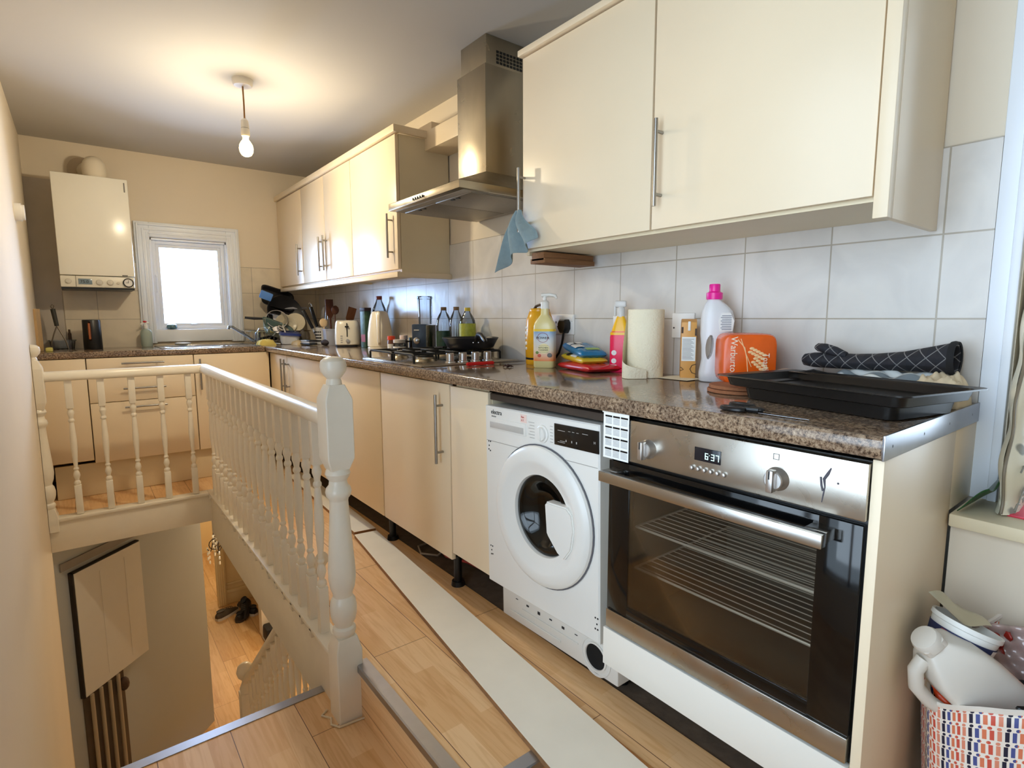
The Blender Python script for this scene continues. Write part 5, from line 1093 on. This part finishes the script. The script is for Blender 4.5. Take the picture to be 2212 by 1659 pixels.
utensil('black handled knife leaning left, outermost in the white pot', -.225, 3.87, 0, 0, 'knife', BLACK, .27); bpy.context.scene.collection.objects['utensil'].rotation_euler = (R(-6), R(-24), 0)
utensil('second black handled knife leaning left in the white pot', -.215, 3.86, 0, 0, 'knife', BLACK, .28); C.objects['utensil.001'].rotation_euler = (R(-4), R(-14), 0)
utensil('metal whisk standing in the white pot', -.20, 3.85, 0, 0, 'whisk', CHROME, .30); C.objects['utensil.002'].rotation_euler = (R(6), R(2), 0)
utensil('chrome ladle hook above the white pot', -.225, 3.865, 0, 0, 'ladle', CHROME, .31); C.objects['utensil.003'].rotation_euler = (R(-4), R(-10), 0)
DW = mat('dark_wood', (86, 46, 24), .6, var=.3, stretch=(30, 30, 2)); MW = mat('mid_wood', (136, 84, 46), .6, var=.3, stretch=(30, 30, 2)); LW = mat('light_wood', (222, 192, 146), .6)
t = thing('utensil_pot', 'grey square plastic utensil pot touching the toaster', 'utensil pot', (-.205, 3.715, ZW), group='utensil pots on the worktop')
g = G(); g.loft([sq(.042, .042, z_, 28, .5) if False else sq(.040+z_*.04, .040+z_*.04, z_, 28, .45) for z_ in (0, .11, .118)]); g.loft([sq(.048, .048, z_, 28, .45) for z_ in (.112, .120)]); obj('pot', g, mat('grey_plastic', (168, 170, 180), .4), t)
utensil('dark wooden turner standing highest in the grey pot', -.19, 3.725, 0, 0, 'turner', DW, .325); C.objects['utensil.004'].rotation_euler = (R(-3), 0, R(10))
utensil('dark wooden slotted spoon beside the tall turner', -.18, 3.70, 0, 0, 'spoon', DW, .28); C.objects['utensil.005'].rotation_euler = (R(4), R(2), 0)
utensil('brown wooden turner leaning right behind the toaster', -.13, 3.66, 0, 0, 'turner', MW, .275); C.objects['utensil.006'].rotation_euler = (R(4), R(16), 0)
utensil('round pale wooden spoon head facing out of the grey pot', -.235, 3.725, 0, 0, 'spoon', LW, .175); C.objects['utensil.007'].rotation_euler = (R(-2), R(-4), 0)
# small wire rack, gloves, bottles, tub
t = thing('cutlery_tray', 'small black and white cutlery rack in front of the utensil pots', 'tray', (-.33, 3.82, ZW), rot=R(8))
g = G()
for z_ in (.006, .030): g.box(-.03, .03, -.075, .075, z_, z_+.010, .001)
obj('rails', g, BLACK, t); g = G(); g.box(-.025, .025, -.06, .07, .018, .030, .001); g.box(-.032, -.030, -.03, .06, .033, .037); obj('cutlery', g, LWH, t)
g = G(); g.ball((-.25, 3.70, ZW+.022), .03, (1, 1.2, .75), 12); one('sponge', g, mat('dark_sponge', (66, 60, 66), .9, bump=.6), 'dark scouring pad between the cutlery rack and the toaster', 'sponge')
g = heap(-.40, -.28, 3.88, 4.10, ZW, .036, 12, 16); one('rubber_glove', g, mat('beige_rubber', (206, 186, 146), .6, var=.06), 'limp beige rubber gloves lying in front of the small bottles', 'gloves', ang=80)
for (lbl, y, x, H) in (('small clear bottle with black cap right of the blue lidded tub', 4.14, -.27, .11), ('small clear bottle with grey bands left of the white utensil pot', 3.99, -.17, .13)):
    t = thing('bottle', lbl, 'bottle', (x, y, ZW), group='small bottles by the sink corner')
    g = G(); g.lathe([(.020, 0), (.022, .004), (.022, H*.8), (.016, H*.86)], n=20); obj('body', g, glass('grey_clear', (170, 162, 150), .1, haze=.4), t); g = G(); g.lathe([(.015, H*.84), (.015, H), (.001, H)], n=16); obj('cap', g, mat('grey_cap', (96, 88, 80), .5), t)
t = thing('bottle', 'clear plastic bottle with a red cap standing behind the plates', 'bottle', (-.235, 4.36, ZW), group='small bottles by the sink corner')
g = G(); g.lathe([(.032, 0), (.034, .006), (.033, .11), (.034, .15), (.012, .195)], n=24, cap=False); obj('body', g, CLEARG, t); g = G(); g.lathe([(.018, .188), (.018, .212), (.001, .214)], n=16); obj('cap', g, mat('red_cap', (196, 40, 50), .4), t)
t = thing('storage_tub', 'white plastic food tub with a dark blue lid in the sink corner', 'tub', (-.385, 4.10, ZW), rot=R(-12))
g = G(); g.loft([sq(a, b, z_, 32, .45) for a, b, z_ in ((.055, .075, 0), (.060, .080, .004), (.072, .098, .070), (.076, .102, .072), (.076, .102, .076))]); obj('tub', g, mat('tub_white', (214, 222, 236), .3, var=.02), t)
g = G(); g.loft([sq(a, b, z_, 32, .45) for a, b, z_ in ((.079, .105, .072), (.079, .105, .082), (.066, .090, .092), (.062, .086, .088))]); ld = obj('lid', g, mat('navy_lid', (44, 62, 132), .3), t); ld.rotation_euler = (R(3), R(4), 0)
g = G(); g.cyl((-.50, 4.18, ZW+.008), (-.47, 4.05, ZW+.008), .004, n=8); g.cyl((-.47, 4.05, ZW+.008), (-.43, 3.98, ZW+.035), .003, n=8) if False else None
one('chopstick', g, LWH, 'thin white stick beside the food tub', 'stick')

# dish rack and washing up
t = thing('dish_rack', 'wire dish drainer piled with washing up in the corner', 'dish rack', (-.47, 4.32, ZW), world=True)
g = G()
for z_, k in ((.02, 0), (.10, .02)): g.tube([(-.62-k, 4.17, ZW+z_), (-.22+k, 4.17, ZW+z_), (-.22+k, 4.46, ZW+z_), (-.62-k, 4.46, ZW+z_), (-.62-k, 4.17, ZW+z_)], .003, 6)
for i in range(15): x = -.62+.0285*i; g.tube([(x, 4.17, ZW+.10), (x, 4.19, ZW+.02), (x, 4.44, ZW+.02), (x, 4.46, ZW+.10)], .0018, 5)
obj('wire_frame', g, CHROME, t)
def bowlish(nm, lbl, cat, loc, rot, prof, m, n=40, grp=None, parts=None):
    t = thing(nm, lbl, cat, loc, rot, grp); g = G(); g.lathe(prof, n=n, cap=False); obj('bowl' if cat != 'plate' else 'dish', g, m, t); return t
PLT = mat('cream_china', (232, 222, 196), .25, var=.02)
for k, (x, y, z_, rx, rz_, lb) in enumerate(((-.365, 4.29, .150, 78, 10, 'cream plate facing outwards, leftmost in the dish rack'), (-.335, 4.27, .145, 80, 6, 'smaller cream saucer overlapping the cream plate in the rack'), (-.275, 4.30, .160, 72, -24, 'cream plate leaning at an angle, rightmost in the dish rack'))):
    r_ = (.080, .055, .078)[k]
    bowlish('plate', lb, 'plate', (x, y, ZW+z_), (R(rx), 0, R(rz_)), [(.001, .002), (r_*.55, .002), (r_*.62, .006), (r_, .016), (r_*1.0, .019), (r_*.6, .010), (r_*.5, .006), (.001, .006)], PLT, grp='plates in the dish rack')
t = thing('wok', 'big black non-stick wok propped up behind the plates', 'pan', (-.36, 4.37, ZW+.215), (R(74), 0, R(14)))
g = G(); g.lathe([(.001, .0), (.07, .004), (.12, .028), (.150, .065), (.156, .070), (.152, .074), (.118, .036), (.068, .012), (.001, .008)], n=44, cap=False); obj('bowl', g, mat('pan_black'), t)
t = thing('roasting_tin', 'black oven dish with a blue sponge on its corner, topmost of the drying pile', 'tin', (-.385, 4.41, ZW+.345), (R(62), R(16), R(10)))
g = G(); g.loft([sq(a, b, z_, 28, .35) for a, b, z_ in ((.12, .075, 0), (.135, .09, .030), (.14, .095, .032), (.13, .085, .030), (.115, .07, .004))]); obj('dish', g, mat('pan_black'), t)
g = G(); g.box(-.045, .045, -.02, .02, -.03, .03, .006); one('sponge', g, mat('blue_sponge', (96, 146, 222), .9, bump=.5, bs=200), 'bright blue sponge perched at the top left of the drying pile', 'sponge', loc=(-.485, 4.31, ZW+.375), rot=(R(10), R(22), R(-10)))
g = G(); g.box(-.008, .008, -.10, .10, -.01, .01, .002); one('ruler_slat', g, mat('grey_plastic'), 'pale grey slat sloping down at the right of the drying pile', 'slat', loc=(-.255, 4.38, ZW+.28), rot=(0, R(30), R(80)))
t = thing('saucepan', 'steel saucepan with black handle pointing left, upper one in the rack', 'saucepan', (-.425, 4.30, ZW+.155), (R(60), R(-12), R(0)))
g = G(); g.lathe([(.001, 0), (.072, 0), (.078, .006), (.078, .075), (.081, .077), (.076, .077), (.075, .008), (.001, .004)], n=40, cap=False); obj('bowl', g, CHROME, t); g = G(); g.tube([(-.078, .03, .06), (-.10, .04, .06), (-.15, .06, .05), (-.21, .085, .045)], [.006, .009, .011, .009], 10); obj('handle', g, BLACK, t)
t = thing('saucepan', 'saucepan turned over with black handle slanting down left towards the tap', 'saucepan', (-.45, 4.25, ZW+.115), (R(150), R(-8), R(20)))
g = G(); g.lathe([(.001, 0), (.060, 0), (.066, .006), (.066, .06), (.069, .062), (.064, .062), (.063, .008), (.001, .004)], n=40, cap=False); obj('bowl', g, CHROME, t); g = G(); g.tube([(-.066, -.0, .05), (-.09, -.01, .05), (-.13, -.04, .04), (-.18, -.07, .035)], [.006, .009, .011, .009], 10); obj('handle', g, BLACK, t)
t = thing('glass_dish', 'green glass baking dish tilted in the dish rack with a strainer inside', 'dish', (-.455, 4.20, ZW+.085), (R(38), R(20), R(12)))
g = G(); g.loft([sq(a, b, z_, 28, .4) for a, b, z_ in ((.10, .062, 0), (.125, .085, .052), (.132, .092, .054), (.12, .08, .050), (.095, .058, .005))]); obj('dish', g, glass('green_glass', (150, 182, 176), .15, haze=.35), t)
g = G(); g.lathe([(.026, 0), (.026, .004), (.018, .004), (.018, 0)], c=(.01, 0, .055), n=24, cap=False); g.box(.03, .04, -.05, .05, .053, .060, .002); obj('clip_ring', g, PLAST, t)
g = heap(-.62, -.50, 4.02, 4.14, ZW, .045, 21, 14); one('cleaning_cloth', g, mat('yellow_cloth', (216, 196, 110), .9, var=.15), 'yellow and white cleaning cloth bunched by the sink', 'cloth', ang=80)
# sink and tap
t = thing('sink', 'stainless inset sink with drainer under the window', 'sink', (-.95, 4.22, ZW), world=True)
g = G(); frame_in = None
for a in ((-1.24, -.62, 3.99, 4.06), (-1.24, -.62, 4.40, 4.45), (-1.24, -1.18, 4.06, 4.40), (-.66, -.62, 4.06, 4.40)): g.box(*a, ZW, ZW+.005, .0015)
g.box(-1.18, -.66, 4.06, 4.40, ZW-.0, ZW+.002); 
for k in range(6): g.box(-.86+.032*k, -.85+.032*k, 4.08, 4.38, ZW+.001, ZW+.004, .001)
obj('drainer', g, CHROME, t)
t = thing('tap', 'chrome mixer tap with long spout left of the dish rack', 'tap', (-.60, 4.20, ZW), world=True)
g = G(); g.lathe([(.024, 0), (.022, .01), (.019, .05), (.019, .085), (.014, .095)], c=(-.59, 4.20, ZW), n=20); g.tube([(-.59, 4.20, ZW+.02), (-.625, 4.20, ZW+.035), (-.69, 4.20, ZW+.085), (-.765, 4.20, ZW+.138), (-.785, 4.20, ZW+.138), (-.788, 4.20, ZW+.120)], .010, 12); obj('spout', g, mat('tap_steel', (120, 128, 140), .2, .9), t)
g = G(); g.tube([(-.59, 4.20, ZW+.09), (-.575, 4.20, ZW+.12), (-.55, 4.19, ZW+.125)], [.010, .008, .005], 10); obj('lever', g, CHROME, t)

# window end items on the left
t = thing('soap_bottle', 'pale pump soap bottle with a red top at the left of the window', 'bottle', (-1.285, 4.40, ZW))
g = G(); g.lathe([(.032, 0), (.035, .006), (.036, .10), (.030, .118), (.014, .13)], n=24); obj('body', g, glass('pale_green_bottle', (200, 214, 204), .08, haze=.6), t); g = G(); g.lathe([(.012, .128), (.012, .150), (.005, .155), (.005, .165)], n=14); g.tube([(.02, 0, .168), (-.012, 0, .172), (-.03, 0, .160)], .006, 8); obj('pump', g, PLAST, t); g = G(); g.ball((-.004, 0, .178), .011, (1.2, 1, .7), 10); obj('nozzle', g, mat('red_cap'), t)
g = G(); g.lathe([(.010, 0), (.030, .006), (.036, .014), (.030, .034), (.012, .042), (.001, .043)], n=14); one('glass_ornament', g, mat('blue_grey_glass', (90, 126, 140), .2, var=.6, vs=60), 'small blue-grey glass ornament on the window sill', 'ornament', loc=(-1.115, 4.485, 1.031))
g = G(); g.lathe([(.012, 0), (.042, .004), (.046, .012), (.030, .018), (.001, .018)], n=24, sx=1.2); one('soap_dish', g, LWH, 'cream soap dish on the worktop edge under the window', 'soap dish', loc=(-1.06, 4.43, ZW+.006))
t = thing('kettle', 'matt black cylindrical kettle with a copper glint left of the window', 'kettle', (-1.595, 4.30, ZW))
g = G(); g.lathe([(.050, 0), (.052, .004), (.050, .19), (.048, .194), (.001, .195)], n=36); obj('body', g, mat('matt_black', (18, 18, 20), .35), t)
g = G(); g.tube([(-.012, -.050, .175), (-.014, -.066, .170), (-.014, -.068, .12), (-.014, -.066, .07), (-.012, -.050, .065)], .008, 10); obj('handle', g, mat('copper', (206, 128, 90), .18, 1.0), t)
t = thing('potato_masher', 'potato masher standing on its head with a dark handle', 'masher', (-1.775, 4.35, ZW))
g = G(); g.cyl((.0, 0, .155), (-.012, 0, .265), .012, .014, 12); obj('handle', g, mat('olive_black', (52, 50, 40), .5), t)
g = G(); g.tube([(0, 0, .155), (-.020, 0, .10), (-.034, 0, .05), (-.036, 0, .006)], .004, 8); g.tube([(0, 0, .155), (.022, 0, .10), (.040, 0, .05), (.048, 0, .006)], .004, 8); g.tube([(-.04+.013*k, .02*(-1)**k, .005) for k in range(8)], .003, 6); obj('wire_head', g, mat('dull_steel', (130, 120, 108), .35, .9), t); g = G(); g.tube([(-.012, 0, .262), (-.022, 0, .280), (-.014, 0, .294), (-.004, 0, .284), (-.012, 0, .262)], .003, 6); obj('hanging_loop', g, MC['dull_steel'], t)
g = G(); g.loft([[(-.075, -.12, 0), (.01, -.12, 0), (.01, -.105, 0), (-.075, -.105, 0)], [(-.075, -.12, .26), (.01, -.12, .26), (.01, -.105, .26), (-.075, -.105, .26)]])
o = one('chopping_board', g, mat('pale_board_wood', (206, 172, 124), .6, var=.2, stretch=(20, 20, 2)), 'pale wooden board leaning on the left wall', 'board', loc=(-1.79, 4.36, ZW+.004), rot=(R(0), R(-9), R(90)))
o.rotation_euler = (0, R(0), R(78)); o.location = (-1.965, 4.22, ZW+.002)
g = G(); g.box(-1.835, -1.80, 4.10, 4.16, ZW, ZW+.025, .006); one('sponge', g, mat('yellow_sponge', (214, 206, 120), .9), 'small yellow sponge at the left end of the far worktop', 'sponge')
t = thing('food_box', 'clear plastic food box behind the masher', 'box', (-1.755, 4.42, ZW)); g = G(); g.loft([sq(a, .05, z_, 28, .4) for a, z_ in ((.060, 0), (.070, .055))], cap=False); obj('tub', g, CLEARG, t); g = G(); g.loft([sq(.074, .054, z_, 28, .4) for z_ in (.055, .062)]); obj('lid', g, CLEARG, t)
g = G(); g.lathe([(.010, 0), (.010, .10), (.006, .11), (.006, .13)], n=12); one('pen_lighter', g, mat('brown_print'), 'slim brown bottle behind the masher against the tiles', 'bottle', loc=(-1.715, 4.46, ZW))

# ================================================================== NEAR RIGHT: LEDGE AND BAG
m, N, L_, P = base('floral_oilcloth'); tc = N.new('ShaderNodeTexCoord'); vo = N.new('ShaderNodeTexVoronoi'); vo.inputs['Scale'].default_value = 11; L_.new(tc.outputs['Object'], vo.inputs['Vector']); cr = N.new('ShaderNodeValToRGB'); e = cr.color_ramp.elements; e[0].position = .13; e[0].color = lin((140, 136, 120)); e[1].position = .17; e[1].color = lin((232, 224, 200)); L_.new(vo.outputs['Distance'], cr.inputs[0]); L_.new(cr.outputs[0], P.inputs[0]); P.inputs['Roughness'].default_value = .5
def edge(z_): t_ = (z_-.688)/.50; return -.150+.125*t_+.012*math.sin(t_*PI*7.2)+.02*math.exp(-((t_-.0)/.08)**2)*1
t = thing('oilcloth', 'cream floral padded oilcloth with a wavy edge standing on the window ledge', 'tablecloth', (-.02, -.08, .686), world=True)
def cover(dy, dirn=1):
    def fn(u, v):
        z_ = .688+.60*v; x0 = edge(z_); x = x0+(.20-x0)*u; puff = .024*min(1, u*6)**.5*(1-.0*u)
        return Vector((x, -.075+dy*(puff+.004*math.sin(z_*40+u*6)), z_))
    return fn
g = G(); g.grid(cover(-1), 24, 60); g.grid(cover(.7), 24, 60); bmesh.ops.remove_doubles(g.b, verts=g.b.verts, dist=.0005); bd_ = obj('cloth', g, m, t, 80)
FL = mat('floral_grey', (136, 132, 118), .4)
def flower(cx_, cz_, r_):
    g = G()
    for k in range(6): a = k*PI/3+.3; g.ball((cx_+r_*.55*math.cos(a), -.101, cz_+r_*.55*math.sin(a)), r_*.5, (.8 if k % 3 else 1, .10, .55 if k % 3 else .35), 8)
    g.tube([(cx_-.03, -.1005, cz_-.012), (cx_-.055, -.1005, cz_-.006), (cx_-.075, -.1, cz_-.016)], .0018, 5); obj('flower_print', g, FL, t)
for a in ((-.065, .722, .018), (-.04, .80, .014), (-.01, .86, .018), (.0, .96, .014), (.03, 1.05, .016)): flower(*a)
g = G(); g.tube([(edge(z_)-.001, -.077, z_) for z_ in [.69+.01*k for k in range(59)]], .003, 6); obj('piping', g, mat('grey_piping', (128, 116, 96), .5), t)
g = G(); g.tube([(-.135, -.10, .70), (-.09, -.1015, .735), (-.02, -.1015, .75), (.02, -.1015, .78)], .0015, 5); obj('vine_print', g, FL, t)
g = G(); g.grid(lambda u, v: Vector((-.175+.20*u, -.012-.05*v-.01*u, .690+.06*v*(1-.3*u)+.035*u*v+.012*math.sin(u*9+v*3)*v)), 20, 10)
o = one('green_bag', g, mat('dark_green_plastic', (16, 74, 30), .3, var=.3, vs=14), 'dark green plastic sheet tucked behind the floral oilcloth', 'bag', ang=80); mod(o, 'SOLIDIFY', thickness=.002)
g = G(); g.box(-.115, .10, -.122, -.085, .6845, .6895, .001); one('pink_folder', g, mat('pink_red', (222, 60, 84), .4), 'pink-red edge of a folder under the floral oilcloth', 'folder', loc=(0, 0, 0))

# recycling bag
m, N, L_, P = base('patterned_bag'); tc = N.new('ShaderNodeTexCoord'); uvn = tc.outputs['UV']; sx_ = N.new('ShaderNodeSeparateXYZ'); L_.new(uvn, sx_.inputs[0])
def mth(op, a, b=None, c=None):
    n_ = N.new('ShaderNodeMath'); n_.operation = op
    for i, v in enumerate((a, b, c)):
        if v is None: continue
        if isinstance(v, (int, float)): n_.inputs[i].default_value = v
        else: L_.new(v, n_.inputs[i])
    return n_.outputs[0]
U_ = mth('MULTIPLY', sx_.outputs[0], 100); V_ = mth('MULTIPLY', sx_.outputs[1], 21)
fu = mth('FRACT', U_); fv = mth('FRACT', V_); iu = mth('FLOOR', U_)
barm = mth('MULTIPLY', mth('LESS_THAN', mth('ABSOLUTE', mth('SUBTRACT', mth('ADD', fu, mth('MULTIPLY', fv, .15)), .55)), .30), mth('LESS_THAN', mth('ABSOLUTE', mth('SUBTRACT', fv, .42)), .33))
du = mth('SUBTRACT', mth('FRACT', mth('MULTIPLY', U_, .8)), .5); dv = mth('MULTIPLY', mth('SUBTRACT', fv, .89), 2.4); dot = mth('LESS_THAN', mth('SQRT', mth('ADD', mth('MULTIPLY', du, du), mth('MULTIPLY', dv, dv))), .26)
mask = mth('MAXIMUM', barm, dot); cyc = mth('MODULO', iu, 5); cr = N.new('ShaderNodeValToRGB'); cr.color_ramp.interpolation = 'CONSTANT'; e = cr.color_ramp.elements; e[0].color = lin((24, 26, 52)); e[1].position = .2; e[1].color = lin((70, 80, 140))
for p_, c__ in ((.4, (216, 120, 84)), (.6, (206, 84, 66)), (.8, (222, 140, 112))): x_ = e.new(p_); x_.color = lin(c__)
L_.new(mth('MULTIPLY_ADD', cyc, .2, .05), cr.inputs[0]); mix = N.new('ShaderNodeMix'); mix.data_type = 'RGBA'; L_.new(mask, mix.inputs[0]); mix.inputs[6].default_value = lin((238, 228, 216)); L_.new(cr.outputs[0], mix.inputs[7]); L_.new(mix.outputs[2], P.inputs[0]); P.inputs['Roughness'].default_value = .6
t = thing('shopping_bag', 'white tote bag printed with navy and coral dashes, full of recycling, at the bottom right', 'bag', (-.265, -.185, ZL), world=True)
def bagpt(u, v, off=0.0):
    a = 2*PI*u; r_ = .112+.046*v**.8+.006*math.sin(5*a+1)*v+.005*math.sin(9*a)*v - off
    x = -.298+r_*math.cos(a); y = -.166+r_*.99*math.sin(a)
    top = .350+.58*max(0, -y-.03)+.30*max(0, x+.45)+.008*math.sin(7*a)
    return Vector((x, y, ZL+.002+(top-ZL)*v))
g = G(); g.grid(lambda u, v: bagpt(u, v), 72, 24); bo_ = obj('bag', g, m, t, 80); me = bo_.data; uvl = me.uv_layers.new(name='uv')
for poly in me.polygons:
    i_ = poly.index // 24; j_ = poly.index % 24
    for li in poly.loop_indices:
        vi = me.loops[li].vertex_index; iu_, jv_ = divmod(vi, 25); uvl.data[li].uv = (iu_/72, jv_/24)
mod(bo_, 'SOLIDIFY', thickness=.003, offset=-1)
g = G(); g.tube([bagpt(k/60, 1.0, .002)+Vector((0, 0, .002)) for k in range(61)], .005, 6); obj('hem', g, mat('bag_hem', (226, 216, 204), .7), t)
g = G(); g.loft([[bagpt(k/36, .02, .01) for k in range(36)], [bagpt(k/36, .55, .012) for k in range(36)]]); obj('filling', g, mat('orange_dark', (150, 60, 34), .7, var=.5, vs=12), t)
# milk bottle
def aim(o, zdir, ydir):
    z = Vector(zdir).normalized(); y = Vector(ydir); y = (y-z*y.dot(z)).normalized(); x = y.cross(z)
    o.rotation_euler = Matrix((x, y, z)).transposed().to_euler()
t = thing('milk_bottle', 'empty translucent plastic milk bottle with handle lying in the tote bag', 'bottle', (-.366, -.100, .420)); aim(t, (-.59, .44, .66), (.50, -.45, .74)); t.scale = (1.12, 1.12, 1.12)
MK = mat('milky_hdpe', (214, 208, 198), .4, var=.05)
g = G(); g.loft([sq(a, b, z_, 40, .28) for a, b, z_ in ((.046, .048, -.14), (.050, .052, -.135), (.050, .052, .02), (.044, .046, .06), (.030, .030, .088), (.020, .020, .100), (.020, .020, .112))]); obj('body', g, MK, t, 32)
g = G(); g.tube([(0, -.026, .090), (0, -.050, .084), (0, -.070, .060), (0, -.074, .025), (0, -.070, -.015), (0, -.046, -.040)], [.012, .012, .012, .012, .012, .014], 12); obj('handle', g, MK, t)
g = G(); g.lathe([(.020, .100), (.0235, .104), (.0235, .116), (.021, .121), (.012, .123), (.001, .123)], n=20); obj('neck_ring', g, MK, t)
g = G(); g.box(-.051, -.02, .049, .0535, -.12, -.10, 0); g.box(-.03, -.015, -.054, -.051, -.11, -.095, 0); obj('label_scrap', g, mat('navy_print'), t)
g = G(); g.lathe([(.001, 0), (.042, .004), (.052, .03), (.048, .06), (.034, .07), (.001, .074)], n=24); one('plastic_tub', g, glass('tub_grey', (190, 178, 168), .08, haze=.55), 'crushed translucent plastic tub lying beneath the milk bottle', 'tub', loc=(-.355, -.105, .300), rot=(R(20), R(-24), 0))
t = thing('yogurt_pot', 'white printed food pot with navy, red and green print, highest in the bag', 'pot', (-.345, -.068, .462)); aim(t, (.30, -.20, .93), (.3, .9, 0)); t.scale = (1.12, 1.12, 1.12)
g = G(); g.lathe([(.038, -.05), (.049, .040), (.052, .042), (.052, .050), (.048, .050), (.046, .036), (.001, .0)], n=36, cap=False); obj('pot', g, LWH, t)
g = G(); g.lathe([(.0425, -.022), (.0488, .030)], n=36, cap=False); lb = obj('label', g, mat('navy_print'), t)
for a0, a1, mm, z0_, z1_ in ((3.3, 3.75, 'bag_white_print', -.018, .026), (4.0, 4.5, 'badge_green', -.008, .018), (3.0, 3.2, 'label_red', .008, .028), (4.7, 5.5, 'label_white', -.020, .028)):
    g = G(); g.grid(lambda u, v: Vector((((lambda zz: .0430+.0064*((zz+.022)/.052))(z0_+(z1_-z0_)*v))*math.cos(a0+(a1-a0)*u), ((lambda zz: .0430+.0064*((zz+.022)/.052))(z0_+(z1_-z0_)*v))*math.sin(a0+(a1-a0)*u), z0_+(z1_-z0_)*v)), 8, 2); obj('print', g, MC[mm], lb)
g = G(); g.grid(lambda u, v: Vector((-.045+.095*u, .050-.06*v, .053+.008*math.sin(u*5)*math.cos(v*4)+.018*(1-v))), 10, 10); obj('foil_lid', g, mat('foil_lid', (190, 184, 160), .3, .6), t, 80)
def wrap(lbl, loc, zd, yd, a, b, m_, seed):
    rnd = random.Random(seed); p_ = [rnd.uniform(0, 6) for _ in range(4)]
    g = G(); g.grid(lambda u, v: Vector(((u-.5)*a, (v-.5)*b, .010*math.sin(7*u+p_[0])*math.cos(5*v+p_[1])+.005*math.sin(19*u+11*v+p_[2])+.003*math.sin(31*v+p_[3]))), 24, 24)
    o = one('food_wrapper', g, m_, lbl, 'wrapper', 'crumpled wrappers in the tote bag', loc, None, 80); aim(o, zd, yd); mod(o, 'SOLIDIFY', thickness=.001)
ORW = mat('orange_wrapper', (224, 78, 30), .35, var=.2, vs=20, bump=.5, bs=30)
wrap('orange crinkled wrapper at the left rim of the bag beside the end panel', (-.372, -.100, .365), (-.8, -.6, .3), (-.2, .3, 1), .085, .15, ORW, 1)
wrap('orange wrapper at the right edge of the picture in the bag', (-.255, -.190, .46), (-.8, -.6, .2), (0, 0, 1), .07, .10, ORW, 2)
wrap('clear pinkish plastic film bunched right of the milk bottle', (-.265, -.140, .44), (-.8, -.6, .5), (0, 0, 1), .12, .13, glass('film', (226, 206, 200), .15, .15, .4), 3)
wrap('red wrapper corner poking out beneath the milk bottle', (-.415, -.125, .345), (-.6, -.5, .8), (0, .3, 1), .045, .04, mat('coral_red', (236, 84, 70), .4), 4)
wrap('dark red wrapper behind the white food pot', (-.265, -.110, .445), (-.8, -.6, .1), (0, 0, 1), .05, .09, mat('dark_red', (150, 36, 24), .4), 5)
g = G(); g.lathe([(.001, 0), (.035, .004), (.045, .012), (.042, .016), (.001, .010)], n=28); one('black_lid', g, BLKG, 'glossy black round tray at the right edge of the tote bag', 'tray', loc=(-.330, -.185, .40), rot=(R(10), R(-15), 0))
